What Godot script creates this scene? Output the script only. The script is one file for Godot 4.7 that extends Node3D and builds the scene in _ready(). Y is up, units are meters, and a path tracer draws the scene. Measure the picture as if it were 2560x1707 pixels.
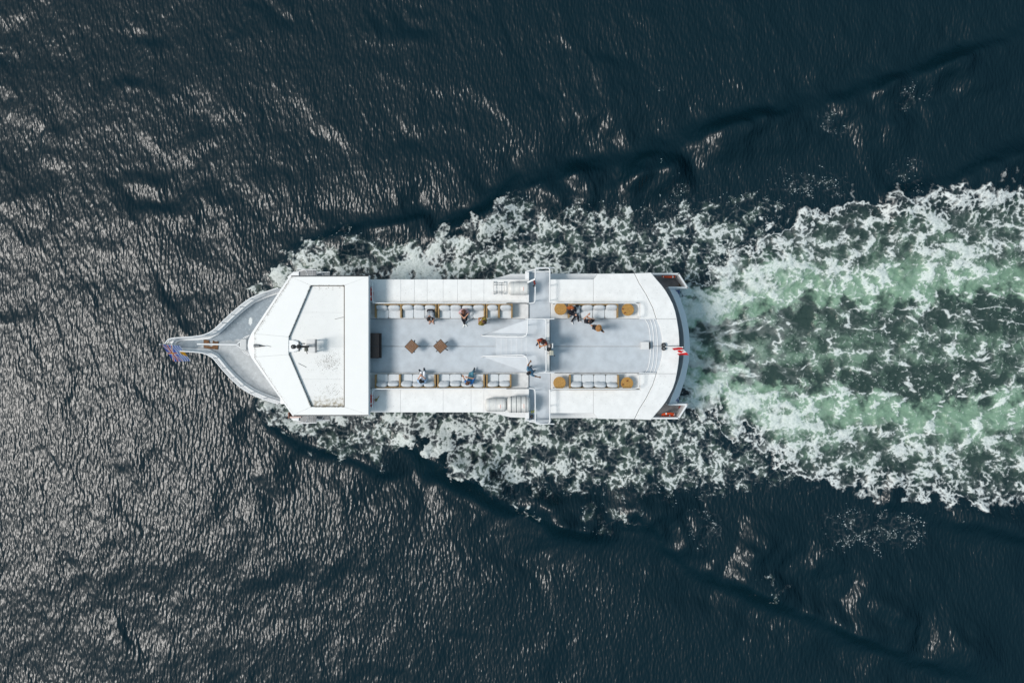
extends Node3D

const EYE := 47.0             # camera height over the water, metres
const FOCAL := 2010.7         # survey units per unit of slope
const RIPPLE := 1.15

func _ready() -> void:
	var cam := Camera3D.new()
	cam.name = "camera"
	cam.position = Vector3(0.0, EYE, 0.0)
	cam.rotation_degrees = Vector3(-90.0, 0.0, 0.0)
	cam.fov = 46.0
	cam.near = 0.5
	cam.far = 9000.0
	add_child(cam)
	cam.current = true
	var e := Environment.new()
	e.background_mode = Environment.BG_SKY
	var sm := ProceduralSkyMaterial.new()
	# bright high cloud: lightest overhead, duller towards the horizon, with the hazy sun's glow to port
	sm.sky_top_color = Color(0.64, 0.80, 0.89)
	sm.sky_horizon_color = Color(0.24, 0.36, 0.46)
	sm.sky_curve = 0.9
	sm.sun_angle_max = 60.0
	sm.sun_curve = 0.7
	sm.ground_bottom_color = Color(0.05, 0.08, 0.10)
	sm.ground_horizon_color = Color(0.30, 0.36, 0.40)
	var sky := Sky.new()
	sky.sky_material = sm
	e.sky = sky
	e.background_energy_multiplier = 1.0
	e.tonemap_mode = Environment.TONE_MAPPER_LINEAR
	e.tonemap_exposure = 0.94
	e.sdfgi_enabled = true
	e.ssao_enabled = true
	e.ssil_enabled = true
	var we := WorldEnvironment.new()
	we.name = "environment"
	we.environment = e
	add_child(we)
	var sun := DirectionalLight3D.new()
	sun.name = "sun"
	sun.light_color = Color(1.0, 0.98, 0.955)
	sun.light_energy = 1.0
	sun.light_angular_distance = 15.0
	sun.shadow_enabled = true
	add_child(sun)
	sun.look_at_from_position(Vector3(-25.0, 34.0, 4.0), Vector3.ZERO, Vector3.UP)
	make_water()
	build_all()

func build_all() -> void:
	build_boat()
	furnish()
	print("boat ", Time.get_ticks_msec())
	make_people()
	print("people ", Time.get_ticks_msec())
# ------------------------------------------------------------------ the tour boat
var boat: Node3D
var WHITE: StandardMaterial3D
var ROOFW: StandardMaterial3D
var GREY: StandardMaterial3D
var PALE: StandardMaterial3D
var DARK: StandardMaterial3D
var STEEL: StandardMaterial3D
var WOOD: StandardMaterial3D
var CLOTH: StandardMaterial3D

func img_mat(called: String, im: Image, lo: Vector2, hi: Vector2, rough := 0.6) -> StandardMaterial3D:
	# a computed colour map laid over plan x, z from lo to hi
	var m := StandardMaterial3D.new()
	m.resource_name = called
	m.albedo_texture = ImageTexture.create_from_image(im)
	m.roughness = rough
	var s := hi - lo
	m.uv1_scale = Vector3(1.0 / s.x, 1.0 / s.y, 1.0)
	m.uv1_offset = Vector3(-lo.x / s.x, -lo.y / s.y, 0.0)
	m.texture_repeat = false
	return m

func dirty_roof() -> StandardMaterial3D:
	# white paint with mould, leaf litter and rust specks where they collect on the wheelhouse roof
	var nx := 700; var ny := 800
	var u0 := 612.0; var v0 := 680.0; var du := 320.0; var dv := 368.0
	var a := FastNoiseLite.new(); a.seed = 3; a.frequency = 0.16; a.fractal_octaves = 3
	var b := FastNoiseLite.new(); b.seed = 4; b.frequency = 0.035; b.fractal_octaves = 4
	var c := FastNoiseLite.new(); c.seed = 6; c.frequency = 0.012; c.fractal_octaves = 3
	var job := func(r0: int, r1: int) -> PackedByteArray:
		var o := PackedByteArray(); o.resize((r1 - r0) * nx * 3)
		for r in range(r0, r1):
			for x in nx:
				var u := u0 + du * x / nx; var v := v0 + dv * r / ny
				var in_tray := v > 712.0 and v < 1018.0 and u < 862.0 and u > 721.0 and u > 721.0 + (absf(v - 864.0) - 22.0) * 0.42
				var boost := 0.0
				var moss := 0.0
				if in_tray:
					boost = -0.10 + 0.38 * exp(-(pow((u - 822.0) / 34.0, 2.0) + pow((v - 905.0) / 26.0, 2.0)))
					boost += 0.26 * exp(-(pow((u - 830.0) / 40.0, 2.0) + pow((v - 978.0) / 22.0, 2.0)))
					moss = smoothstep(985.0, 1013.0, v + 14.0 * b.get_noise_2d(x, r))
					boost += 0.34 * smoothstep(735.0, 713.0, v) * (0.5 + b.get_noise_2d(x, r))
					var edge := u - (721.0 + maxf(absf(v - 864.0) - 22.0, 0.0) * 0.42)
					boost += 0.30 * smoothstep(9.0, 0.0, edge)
				else:
					var front := u - (634.0 + maxf(absf(v - 864.0) - 29.0, 0.0) * 0.655)
					boost = -0.22 + 0.46 * smoothstep(12.0, 0.0, front) + 0.16 * smoothstep(40.0, 0.0, front)
					boost += 0.12 * smoothstep(8.0, 0.0, absf(u - 920.0))
				var sp := smoothstep(0.76, 0.98, 0.5 + 0.5 * a.get_noise_2d(x, r) * 1.3 + boost + 0.22 * b.get_noise_2d(x, r))
				sp *= 0.85
				var film := clampf(0.08 + 0.3 * c.get_noise_2d(x, r), 0.0, 0.25) * (0.6 if in_tray else 0.25)
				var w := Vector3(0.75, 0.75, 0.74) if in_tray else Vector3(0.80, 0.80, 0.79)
				w = w.lerp(Vector3(0.62, 0.63, 0.63), film)
				w = w.lerp(Vector3(0.22, 0.18, 0.10), moss * clampf(0.45 + 0.8 * b.get_noise_2d(x * 1.4, r * 1.4), 0.0, 0.9))
				w = w.lerp(Vector3(0.13, 0.115, 0.095), sp)
				var i := ((r - r0) * nx + x) * 3
				for k in 3: o[i + k] = int(255.0 * pow(w[k], 0.4545))
		return o
	var px := PackedByteArray()
	for g in in_rows(ny, job): px.append_array(g)
	var p0 := at(u0, v0, 5.5); var p1 := at(u0 + du, v0 + dv, 5.5)
	return img_mat("weathered_white_roof_paint", Image.create_from_data(nx, ny, false, Image.FORMAT_RGB8, px), Vector2(p0.x, p0.z), Vector2(p1.x, p1.z), 0.55)

func worn_deck() -> StandardMaterial3D:
	# grey foredeck paint, bleached and scuffed below the boom and bare white in chips
	var nx := 512; var ny := 512
	var u0 := 425.0; var v0 := 715.0; var du := 300.0; var dv := 300.0
	var a := FastNoiseLite.new(); a.seed = 23; a.frequency = 0.02; a.fractal_octaves = 5
	var b := FastNoiseLite.new(); b.seed = 24; b.frequency = 0.09; b.fractal_octaves = 3
	var px := PackedByteArray(); px.resize(nx * ny * 3)
	for r in ny:
		for x in nx:
			var u := u0 + du * x / nx; var v := v0 + dv * r / ny
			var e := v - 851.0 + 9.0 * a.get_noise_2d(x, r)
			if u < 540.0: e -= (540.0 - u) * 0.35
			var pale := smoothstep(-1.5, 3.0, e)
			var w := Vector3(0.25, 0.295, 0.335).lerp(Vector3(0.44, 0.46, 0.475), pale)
			w *= 1.0 + 0.16 * a.get_noise_2d(x * 2.0, r * 2.0) + 0.10 * b.get_noise_2d(x, r)
			var chip := smoothstep(0.50, 0.60, b.get_noise_2d(x + 300, r)) * 0.5
			chip = maxf(chip, smoothstep(1.0, 0.7, Vector2((u - 625.0) / 5.0, (v - 803.0) / 12.0).length() + 0.5 * b.get_noise_2d(x, r)))
			w = w.lerp(Vector3(0.66, 0.69, 0.70), chip)
			var i := (r * nx + x) * 3
			for k in 3: px[i + k] = int(255.0 * pow(clampf(w[k], 0.0, 1.0), 0.4545))
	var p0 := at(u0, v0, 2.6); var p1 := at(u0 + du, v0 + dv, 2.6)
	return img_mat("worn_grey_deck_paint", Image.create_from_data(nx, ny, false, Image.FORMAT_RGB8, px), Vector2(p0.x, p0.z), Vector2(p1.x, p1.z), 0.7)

func slab(parent: Node3D, called: String, a: Array, h0: float, h1: float, m: Material, bevel := 0.012, gap := 0.0, label := "") -> MeshInstance3D:
	var st := begin()
	var p := plan(a, h1)
	if gap > 0.0: p = inset(p, gap)
	prism(st, p, h0, h1, bevel)
	return part(parent, called, st, m, label)

func rail(parent: Node3D, called: String, a: Array, r := 0.024, bend := 0.12, m: Material = null) -> MeshInstance3D:
	var st := begin()
	tube(st, rounded(path3(a), bend), r)
	return part(parent, called, st, m if m else WHITE)

func posts(parent: Node3D, a: Array, h0: float, r := 0.02) -> void:
	# upright stanchions: u, v, top height each
	for i in range(0, a.size(), 3):
		var st := begin()
		var top := at(a[i], a[i + 1], a[i + 2])
		tube(st, PackedVector3Array([Vector3(top.x, h0, top.z), top]), r)
		part(parent, "post", st, WHITE)

func group_part(called: String) -> Node3D:
	var o := Node3D.new()
	o.name = called
	boat.add_child(o, true)
	return o

const HULL := [  # station, upper edge, lower edge at the sheer, sheer height, fullness at the waterline
	[430, 859, 861, 2.75, 0.02], [436, 851, 869, 2.75, 0.02], [448, 846, 875, 2.74, 0.02], [494, 843, 878, 2.72, 0.02], [523, 838, 882, 2.70, 0.03], [545, 827, 894, 2.68, 0.04], [566, 808, 919, 2.66, 0.05],
	[588, 787, 943, 2.64, 0.07], [610, 768, 963, 2.62, 0.10], [636, 749, 980, 2.60, 0.18], [668, 735, 994, 2.58, 0.30], [705, 723, 1006, 2.55, 0.45], [760, 712, 1016, 2.52, 0.62],
	[830, 704, 1024, 2.5, 0.74], [920, 700, 1029, 2.45, 0.84], [1000, 699, 1030, 2.42, 0.88], [1225, 699, 1030, 2.4, 0.90], [1275, 685, 1043, 2.4, 0.90], [1330, 684, 1045, 2.4, 0.90],
	[1500, 684, 1045, 2.4, 0.90], [1560, 684, 1045, 2.4, 0.90], [1562, 688, 1041, 1.3, 0.90], [1660, 688, 1041, 1.3, 0.90], [1688, 690, 1039, 1.3, 0.90]]

func build_hull() -> void:
	var st := begin()
	var rows := []
	for s in HULL:
		var a := at(s[0], s[1], s[3]); var b := at(s[0], s[2], s[3])
		var mid := (a.z + b.z) * 0.5; var hb := (b.z - a.z) * 0.5
		var x := a.x
		var yb := -0.9
		if s[0] < 660: yb = lerpf(2.3, -0.9, pow(clampf((s[0] - 430.0) / 215.0, 0.0, 1.0), 1.5))
		var ring := []
		for sd in [-1.0, 1.0]:
			for k in 8:
				var t := k / 7.0 if sd > 0 else 1.0 - k / 7.0
				var y := lerpf(yb, s[3], t)
				ring.append(Vector3(x, y, mid + sd * hb * lerpf(s[4], 1.0, pow(t, 1.5))))
		rows.append(ring)
	for i in rows.size() - 1:
		for k in 15:
			var a: Vector3 = rows[i][k]; var b: Vector3 = rows[i + 1][k]; var c: Vector3 = rows[i + 1][k + 1]; var d: Vector3 = rows[i][k + 1]
			face(st, a, b, c, d, Vector3(0, -0.2, (a.z + d.z) * 0.5 - 0.2))
	for k in 7:
		var e: Array = rows[-1]
		face(st, e[k], e[k + 1], e[14 - k], e[15 - k], Vector3.RIGHT)
	part(boat, "hull", st, WHITE)
	# weather deck at the sheer
	var out := []
	for s in HULL:
		if s[0] <= 760: out.append_array([s[0] + (6 if s[0] < 440 else 0), s[1] + minf(9.0, (s[2] - s[1]) * 0.2)])
	var back := []
	for i in range(HULL.size() - 1, -1, -1):
		var s: Array = HULL[i]
		if s[0] <= 760: back.append_array([s[0] + (6 if s[0] < 440 else 0), s[2] - minf(9.0, (s[2] - s[1]) * 0.2)])
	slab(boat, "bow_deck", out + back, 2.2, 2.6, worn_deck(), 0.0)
	# side decks, one each side of the cabin
	var up := [720, 720.5, 760, 713, 830, 705, 920, 701, 1000, 699, 1225, 699, 1275, 685, 1330, 684, 1500, 684, 1560, 685, 1560, 715, 920, 735, 720, 745]
	var lo := [720, 1008, 760, 1015, 830, 1023, 920, 1028, 1000, 1030, 1225, 1030, 1275, 1043, 1330, 1045, 1500, 1045, 1560, 1045, 1560, 1015, 920, 995, 720, 985]
	slab(boat, "side_deck", up, 2.2, 2.42, WHITE, 0.01)
	slab(boat, "side_deck", lo, 2.2, 2.42, WHITE, 0.01)
	# bulwark cap and open rails round the bow
	var rails := group_part("bow_railing")
	for lv in [[2.78, 0.07, 0.0], [3.02, 0.028, -0.5], [3.25, 0.028, -1.2], [3.48, 0.034, -2.0]]:
		for sd in [1, 2]:
			var pts := PackedVector3Array()
			for s in HULL:
				if s[0] > 712: continue
				var p := at(s[0] + (0 if s[0] > 440 else lv[2]), s[sd], 2.7)
				p.y = lv[0]
				p.z += lv[2] * 0.012 * (1 if sd == 1 else -1)
				pts.append(p)
			var st2 := begin()
			var cv := Curve3D.new()
			for i in pts.size():
				var t := (pts[mini(i + 1, pts.size() - 1)] - pts[maxi(i - 1, 0)]) * 0.16
				cv.add_point(pts[i], -t, t)
			tube(st2, cv.tessellate(3, 4), lv[1], 7)
			part(rails, "rail", st2, WHITE)
	for i in range(1, 12):
		for sd in [1, 2]:
			var p := at(HULL[i][0], HULL[i][sd], 2.7)
			var st3 := begin()
			tube(st3, PackedVector3Array([Vector3(p.x, 2.6, p.z), Vector3(p.x, 3.48, p.z)]), 0.022, 6)
			part(rails, "post", st3, WHITE)
	# white gunwale band between the deck paint and the cap
	for sd in [1, 2]:
		var st4 := begin()
		var prev = null
		for s in HULL:
			if s[0] > 760: continue
			var o := at(s[0], s[sd], s[3]); o.y = 2.74
			var k := minf(9.0, (s[2] - s[1]) * 0.2) * (1 if sd == 1 else -1)
			var i2 := at(s[0] + (6 if s[0] < 440 else 0), s[sd] + k, s[3]); i2.y = 2.70
			if prev != null:
				face(st4, prev[0], o, i2, prev[1], Vector3.UP)
				face(st4, prev[1], i2, i2 - Vector3(0, 0.15, 0), prev[1] - Vector3(0, 0.15, 0), Vector3(0, 0, 1 if sd == 1 else -1))
			prev = [o, i2]
		part(boat, "gunwale", st4, WHITE)

func build_cabin() -> void:
	# main-deck house under the sun deck, and the wheelhouse on the foredeck
	slab(boat, "cabin_wall", [700, 722, 1600, 708, 1640, 740, 1660, 800, 1665, 864, 1660, 930, 1640, 990, 1600, 1022, 700, 1010], 2.3, 3.86, WHITE, 0.0)
	for sd in [[707.0, -1.0], [1023.0, 1.0]]:
		for i in 11:
			var st := begin()
			var p := at(960 + i * 52, sd[0] + 0.3 * sd[1], 3.2)
			box(st, p, Vector3(0.82, 0.6, 0.02), Basis.IDENTITY, 0.006)
			part(boat, "window", st, DARK)
	# sun deck, laid in two strakes that meet on the keel line
	for k in [[905, 1322], [1376, 1652]]:
		slab(boat, "deck_panel", [k[0], 797, k[1], 797, k[1], 865.3, k[0], 865.3], 3.86, 4.0, GREY, 0.004, 0.004)
		slab(boat, "deck_panel", [k[0], 866.3, k[1], 866.3, k[1], 931, k[0], 931], 3.86, 4.0, GREY, 0.004, 0.004)
	# cross walk out to the wings
	slab(boat, "wing_deck", [1323, 680, 1376, 680, 1376, 797, 1323, 797], 3.86, 4.0, GREY, 0.006)
	slab(boat, "wing_deck", [1323, 931, 1376, 931, 1376, 1056, 1323, 1056], 3.86, 4.0, GREY, 0.006)
	# raised white plinths the sofas stand on
	slab(boat, "plinth", [905, 758, 1321.5, 758, 1321.5, 796.4, 905, 796.4], 3.86, 4.1, PALE, 0.015)
	slab(boat, "plinth", [905, 931.6, 1321.5, 931.6, 1321.5, 971, 905, 971], 3.86, 4.1, PALE, 0.015)
	slab(boat, "plinth", [1377, 758, 1600, 758, 1600, 796.4, 1377, 796.4], 3.86, 4.1, PALE, 0.015)
	slab(boat, "plinth", [1377, 933, 1600, 933, 1600, 972, 1377, 972], 3.86, 4.1, PALE, 0.015)

func build_side_roofs() -> void:
	var roof := group_part("side_roof")
	slab(roof, "substrate", [921, 699, 1322, 699, 1322, 756, 921, 756], 3.8, 4.36, PALE, 0.0)
	slab(roof, "substrate", [921, 973, 1322, 973, 1322, 1030, 921, 1030], 3.8, 4.36, PALE, 0.0)
	var us := [918, 1002, 1036, 1068, 1108, 1144, 1178, 1210, 1323]
	for i in us.size() - 1: slab(roof, "roof_panel", [us[i], 698, us[i + 1], 698, us[i + 1], 757, us[i], 757], 4.33, 4.38, ROOFW, 0.012, 0.004)
	us = [918, 1001, 1108, 1178, 1210, 1323]
	for i in us.size() - 1: slab(roof, "roof_panel", [us[i], 972, us[i + 1], 972, us[i + 1], 1031, us[i], 1031], 4.33, 4.38, ROOFW, 0.012, 0.004)
	var aft := group_part("aft_roof")
	for m in [0, 1]:
		# the two sides mirror about the keel line
		var f := func(a: Array) -> Array:
			if m == 0: return a
			var o := []
			for i in range(0, a.size(), 2): o.append_array([a[i], 1731.0 - a[i + 1]])
			return o
		slab(aft, "roof_panel", f.call([1376, 698, 1484, 698, 1484, 757, 1376, 757]), 3.9, 4.38, ROOFW, 0.015, 0.004)
		slab(aft, "roof_panel", f.call([1484, 698, 1495, 684, 1586, 683, 1598, 708, 1615, 735, 1632, 769, 1641, 797, 1601, 797, 1601, 757, 1484, 757]), 3.9, 4.38, ROOFW, 0.015, 0.004)
		slab(aft, "visor_panel", f.call([1587, 683, 1628, 681, 1641, 697, 1655, 713, 1666, 728, 1675, 744, 1683, 760, 1689, 778, 1693, 797, 1642, 797, 1633, 769, 1616, 735, 1599, 708]), 4.2, 4.40, ROOFW, 0.02, 0.004)
		slab(aft, "visor_panel", f.call([1642, 797, 1693, 797, 1697, 822, 1699, 845, 1699.5, 865, 1657, 865, 1656, 845, 1651, 820]), 4.2, 4.40, ROOFW, 0.02, 0.004)
		# curved steps up from the sun deck to the visor
		var inner := [[1626, 1634, 1642], [1626, 1634, 1643], [1626, 1634, 1644]]
		for k in 3:
			var a: Array = [[1612, 798, 1620, 810, 1624.5, 830, 1626.5, 865], [1624, 798, 1630, 812, 1633, 832, 1634.5, 865], [1633, 798, 1639, 814, 1642, 834, 1644, 865]][k]
			var far := [1658, 865, 1657, 845, 1652, 820, 1643, 798]
			slab(aft, "step", f.call(a + far), 3.9, 4.08 + 0.09 * k, GREY, 0.004)
			var q := []
			var mm: Array = f.call(a)
			for i in range(0, mm.size(), 2): q.append_array([mm[i] + 1.0, mm[i + 1], 4.09 + 0.09 * k])
			rail(aft, "nosing", q, 0.022, 0.4)

func build_wheelhouse() -> void:
	var wh := group_part("wheelhouse")
	slab(wh, "wall", [650, 840, 735, 712, 905, 706, 905, 1022, 740, 1018, 650, 888], 2.5, 5.30, WHITE, 0.0)
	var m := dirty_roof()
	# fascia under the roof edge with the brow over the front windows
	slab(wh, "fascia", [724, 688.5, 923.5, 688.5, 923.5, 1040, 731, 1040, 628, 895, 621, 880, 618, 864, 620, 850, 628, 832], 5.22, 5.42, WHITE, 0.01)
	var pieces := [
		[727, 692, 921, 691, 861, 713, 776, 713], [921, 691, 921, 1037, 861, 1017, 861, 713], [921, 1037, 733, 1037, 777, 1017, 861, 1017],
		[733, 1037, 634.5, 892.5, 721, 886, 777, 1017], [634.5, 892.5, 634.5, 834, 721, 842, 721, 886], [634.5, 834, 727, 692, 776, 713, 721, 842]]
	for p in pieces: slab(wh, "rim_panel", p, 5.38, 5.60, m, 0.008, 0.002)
	# sunk tray in four sheets
	var vs := [712.0, 781.0, 866.0, 948.0, 1018.0]
	for i in 4:
		var a: float = vs[i]; var b: float = vs[i + 1]
		var cut := func(v: float) -> float: return 721.0 + maxf(absf(v - 864.0) - 22.0, 0.0) * 0.42
		var pl := [cut.call(a), a, 862, a, 862, b, cut.call(b), b]
		if a < 842 and b > 842: pl = pl.slice(0, 6) + [cut.call(b), b, 721, 842]
		if a < 886 and b > 886: pl = [cut.call(a), a, 862, a, 862, b, cut.call(b), b, 721, 886]
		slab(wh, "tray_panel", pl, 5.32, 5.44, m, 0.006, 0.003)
	# brown grime packed in the corner where the tray meets the rim
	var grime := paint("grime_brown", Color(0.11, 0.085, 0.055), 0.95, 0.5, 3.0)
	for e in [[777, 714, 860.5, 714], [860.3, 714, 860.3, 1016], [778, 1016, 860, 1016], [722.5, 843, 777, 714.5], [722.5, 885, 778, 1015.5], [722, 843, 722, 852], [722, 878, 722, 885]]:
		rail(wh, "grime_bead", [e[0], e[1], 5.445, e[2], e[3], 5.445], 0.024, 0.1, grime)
	# dark sealant bead under the rim's outer edge
	for e in [[636, 833, 727.5, 693.5], [636, 893.5, 733.5, 1035.5], [727.5, 690.3, 921, 689.6], [733.5, 1038.5, 921, 1038.5]]:
		rail(wh, "drip_edge", [e[0], e[1], 5.44, e[2], e[3], 5.44], 0.022, 0.1, DARK)
	# flat round sensor housing at the rim's inner notch
	var st := begin()
	lathe(st, [0.29, 0.0, 0.29, 0.10, 0.26, 0.14, 0.0, 0.15], at(738, 865, 5.45), 28)
	part(wh, "dome", st, WHITE)
	st = begin()
	prism(st, rect(716, 850, 735, 880, 5.55), 5.45, 5.57, 0.01)
	part(wh, "cable_duct", st, WHITE)
	# small fixings on the roof
	for q in [[848, 795, 0.5, 0.5], [755, 913, 0.45, -0.2], [671, 865, 0.25, 0.0]]:
		st = begin()
		box(st, at(q[0], q[1], 5.62 if q[0] < 700 else 5.46), Vector3(0.02, 0.02, q[2]), Basis(Vector3.UP, q[3] + 1.3), 0.004)
		part(wh, "conduit", st, STEEL)
	# boarding steps and their hoops at each side, below the roof edge
	for s in [[1.0, 0.0], [-1.0, 1731.0]]:
		var y := func(v: float) -> float: return v if s[0] > 0 else s[1] - v
		var g := group_part("boarding_platform")
		slab(g, "fairing", [717, y.call(692), 733, y.call(679), 747, y.call(679), 747, y.call(705), 725, y.call(705)], 2.6, 3.3, WHITE, 0.02)
		slab(g, "landing", [747, y.call(675), 789, y.call(675), 789, y.call(706), 747, y.call(706)], 3.1, 3.22, STEEL, 0.01)
		slab(g, "lower_landing", [790, y.call(682), 824, y.call(682), 824, y.call(706), 790, y.call(706)], 2.6, 2.72, STEEL, 0.01)
		rail(g, "rail", [741, y.call(672.5), 4.15, 760, y.call(673.5), 4.15, 791, y.call(674.5), 4.15], 0.03)
		rail(g, "rail", [744, y.call(679), 3.9, 762, y.call(674), 4.1, 768, y.call(680), 4.0, 769, y.call(700), 3.3], 0.026, 0.3)
		rail(g, "rail", [791, y.call(680.5), 3.6, 824, y.call(680.5), 3.6], 0.026)
		rail(g, "rail", [792, y.call(684), 3.4, 803, y.call(681), 3.55, 809, y.call(690), 3.2, 809, y.call(704), 3.0], 0.022, 0.3)
		for u in [773, 777, 781, 790]: rail(g, "post", [u, y.call(675), 4.1, u, y.call(700), 3.25], 0.014)
		for u in [812, 815, 818, 823]: rail(g, "post", [u, y.call(681), 3.55, u, y.call(700), 2.75], 0.012)

func build_landing() -> void:
	var g := group_part("landing")
	slab(g, "platform", [1317, 798, 1366, 798, 1366, 931, 1317, 931], 3.9, 4.9, PALEGREY, 0.01)
	slab(g, "edge_strip", [1366.3, 798, 1374, 798, 1374, 931, 1366.3, 931], 3.9, 4.905, PALE, 0.012)
	var stair := group_part("stair")
	for k in 6:
		var u := 1240.0 + k * 13.0
		slab(stair, "tread", [u, 844, u + 15.0, 844, u + 15.0, 888, u, 888], 3.9, 4.13 + 0.128 * k, PALEGREY, 0.012)
	for s in [[838.0, 799.0, 844.0], [892.0, 931.0, 888.0]]:
		# sloping cheek beside the stair, from the newel up to the corner of the landing
		var st := begin()
		var a := at(1208, s[0], 4.02); var b := at(1318, s[1], 4.89); var c := at(1318, s[2], 4.89); var d := at(1240, s[2], 4.1)
		face(st, a, b, c, d, Vector3.UP)
		var a0 := Vector3(a.x, 3.95, a.z); var b0 := Vector3(b.x, 3.95, b.z); var c0 := Vector3(c.x, 3.95, c.z); var d0 := Vector3(d.x, 3.95, d.z)
		var out := Vector3(0, 0, -1 if s[1] < s[0] else 1)
		face(st, a, b, b0, a0, out)
		face(st, d, c, c0, d0, -out)
		face(st, a, d, d0, a0, Vector3.LEFT)
		part(stair, "cheek", st, PALEGREY)
		var w := 1.0 if s[1] < s[0] else -1.0
		# handrail: newel post, up the stair, round the corner and along the landing's edge
		rail(stair, "handrail", [1204, s[0], 4.0, 1204, s[0], 4.75, 1210, s[0] + 2 * w, 4.95, 1319, s[0] + 5 * w, 5.75, 1319, s[1], 5.80], 0.030, 0.35)
		rail(stair, "handrail", [1214, s[0] - 1 * w, 4.55, 1314, s[0] + 0.5 * w, 5.35], 0.022)
		for u in [1263, 1292]: rail(stair, "post", [u, s[0] + 3.0 * w, 5.34 if u < 1270 else 5.56, u, s[0] + 1.5 * w, 4.5 if u < 1270 else 4.75], 0.018)
	# guard rails round the landing
	var gr := group_part("guard_rail")
	rail(gr, "rail", [1313, 797, 5.85, 1386, 797, 5.85], 0.030)
	rail(gr, "rail", [1318, 931, 5.85, 1386, 932, 5.85], 0.030)
	rail(gr, "rail", [1358, 797.5, 5.85, 1365.5, 800, 5.85, 1365.5, 929, 5.85, 1359, 931.5, 5.85], 0.030, 0.25)
	rail(gr, "rail", [1365.5, 806, 5.4, 1365.5, 925, 5.4], 0.018)
	posts(gr, [1365.5, 806, 5.85, 1365.5, 845, 5.85, 1365.5, 885, 5.85, 1365.5, 925, 5.85, 1319, 812, 5.8, 1319, 918, 5.8, 1330, 797, 5.85, 1345, 797, 5.85, 1345, 931.5, 5.85, 1330, 931, 5.85], 4.9)
	# hoops round the wings
	for s in [0, 1]:
		var y := func(v: float) -> float: return v if s == 0 else 1729.0 - v
		var wg := group_part("wing_railing")
		rail(wg, "rail", [1322, y.call(758.5), 5.0, 1338, y.call(757), 5.0, 1338.5, y.call(671), 5.0, 1345, y.call(669), 5.0, 1371, y.call(669), 5.0, 1375, y.call(674), 5.0, 1374.5, y.call(755), 5.0], 0.032, 0.35)
		rail(wg, "rail", [1313, y.call(679.5), 4.6, 1343, y.call(671.5), 4.7, 1386, y.call(669), 4.7], 0.036, 0.4)
		rail(wg, "rail", [1338, y.call(678), 4.4, 1374, y.call(678), 4.4], 0.024)
		posts(wg, [1338.2, y.call(750), 5.0, 1338.2, y.call(712), 5.0, 1338.2, y.call(675), 5.0, 1374.7, y.call(675), 5.0, 1374.7, y.call(712), 5.0, 1374.7, y.call(750), 5.0], 4.0)
		slab(wg, "gusset", [1313, y.call(679), 1323, y.call(677), 1323, y.call(698), 1313, y.call(698)], 3.9, 4.42, WHITE, 0.015)
		slab(wg, "toe_plate", [1323, y.call(677), 1378, y.call(676), 1378, y.call(680.5), 1323, y.call(681)], 3.9, 4.15, WHITE, 0.01)
	# long handrails along the roof edges
	for s in [0, 1]:
		var y := func(v: float) -> float: return v if s == 0 else 1729.5 - v
		var hr := group_part("side_railing")
		rail(hr, "rail", [921, y.call(701), 5.1, 930.5, y.call(704), 5.1, 931, y.call(754), 5.1, 938, y.call(757.5), 5.1, 1266, y.call(758), 5.1], 0.028, 0.3)
		rail(hr, "rail", [934, y.call(706), 4.75, 934.5, y.call(754), 4.75], 0.018)
		rail(hr, "gate_bar", [1266, y.call(758), 5.1, 1320, y.call(758.6), 5.1], 0.022, 0.1, STEEL)
		var pp := []
		for u in [931, 985, 1040, 1095, 1150, 1205, 1262, 1318]: pp.append_array([u, y.call(757.8), 5.1])
		posts(hr, pp, 4.1)
		rail(hr, "rail", [1378, y.call(756), 5.0, 1384, y.call(757.5), 5.0, 1590, y.call(757.8), 5.0, 1598, y.call(763), 5.0, 1599, y.call(792), 5.0], 0.026, 0.3)
		pp = []
		for u in [1384, 1430, 1480, 1535, 1588]: pp.append_array([u, y.call(757.8), 5.0])
		pp.append_array([1599, y.call(792), 5.0])
		posts(hr, pp, 4.1)
		rail(hr, "bench_edge", [1598, y.call(797.2), 4.42, 1640, y.call(797.5), 4.42], 0.024)

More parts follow.
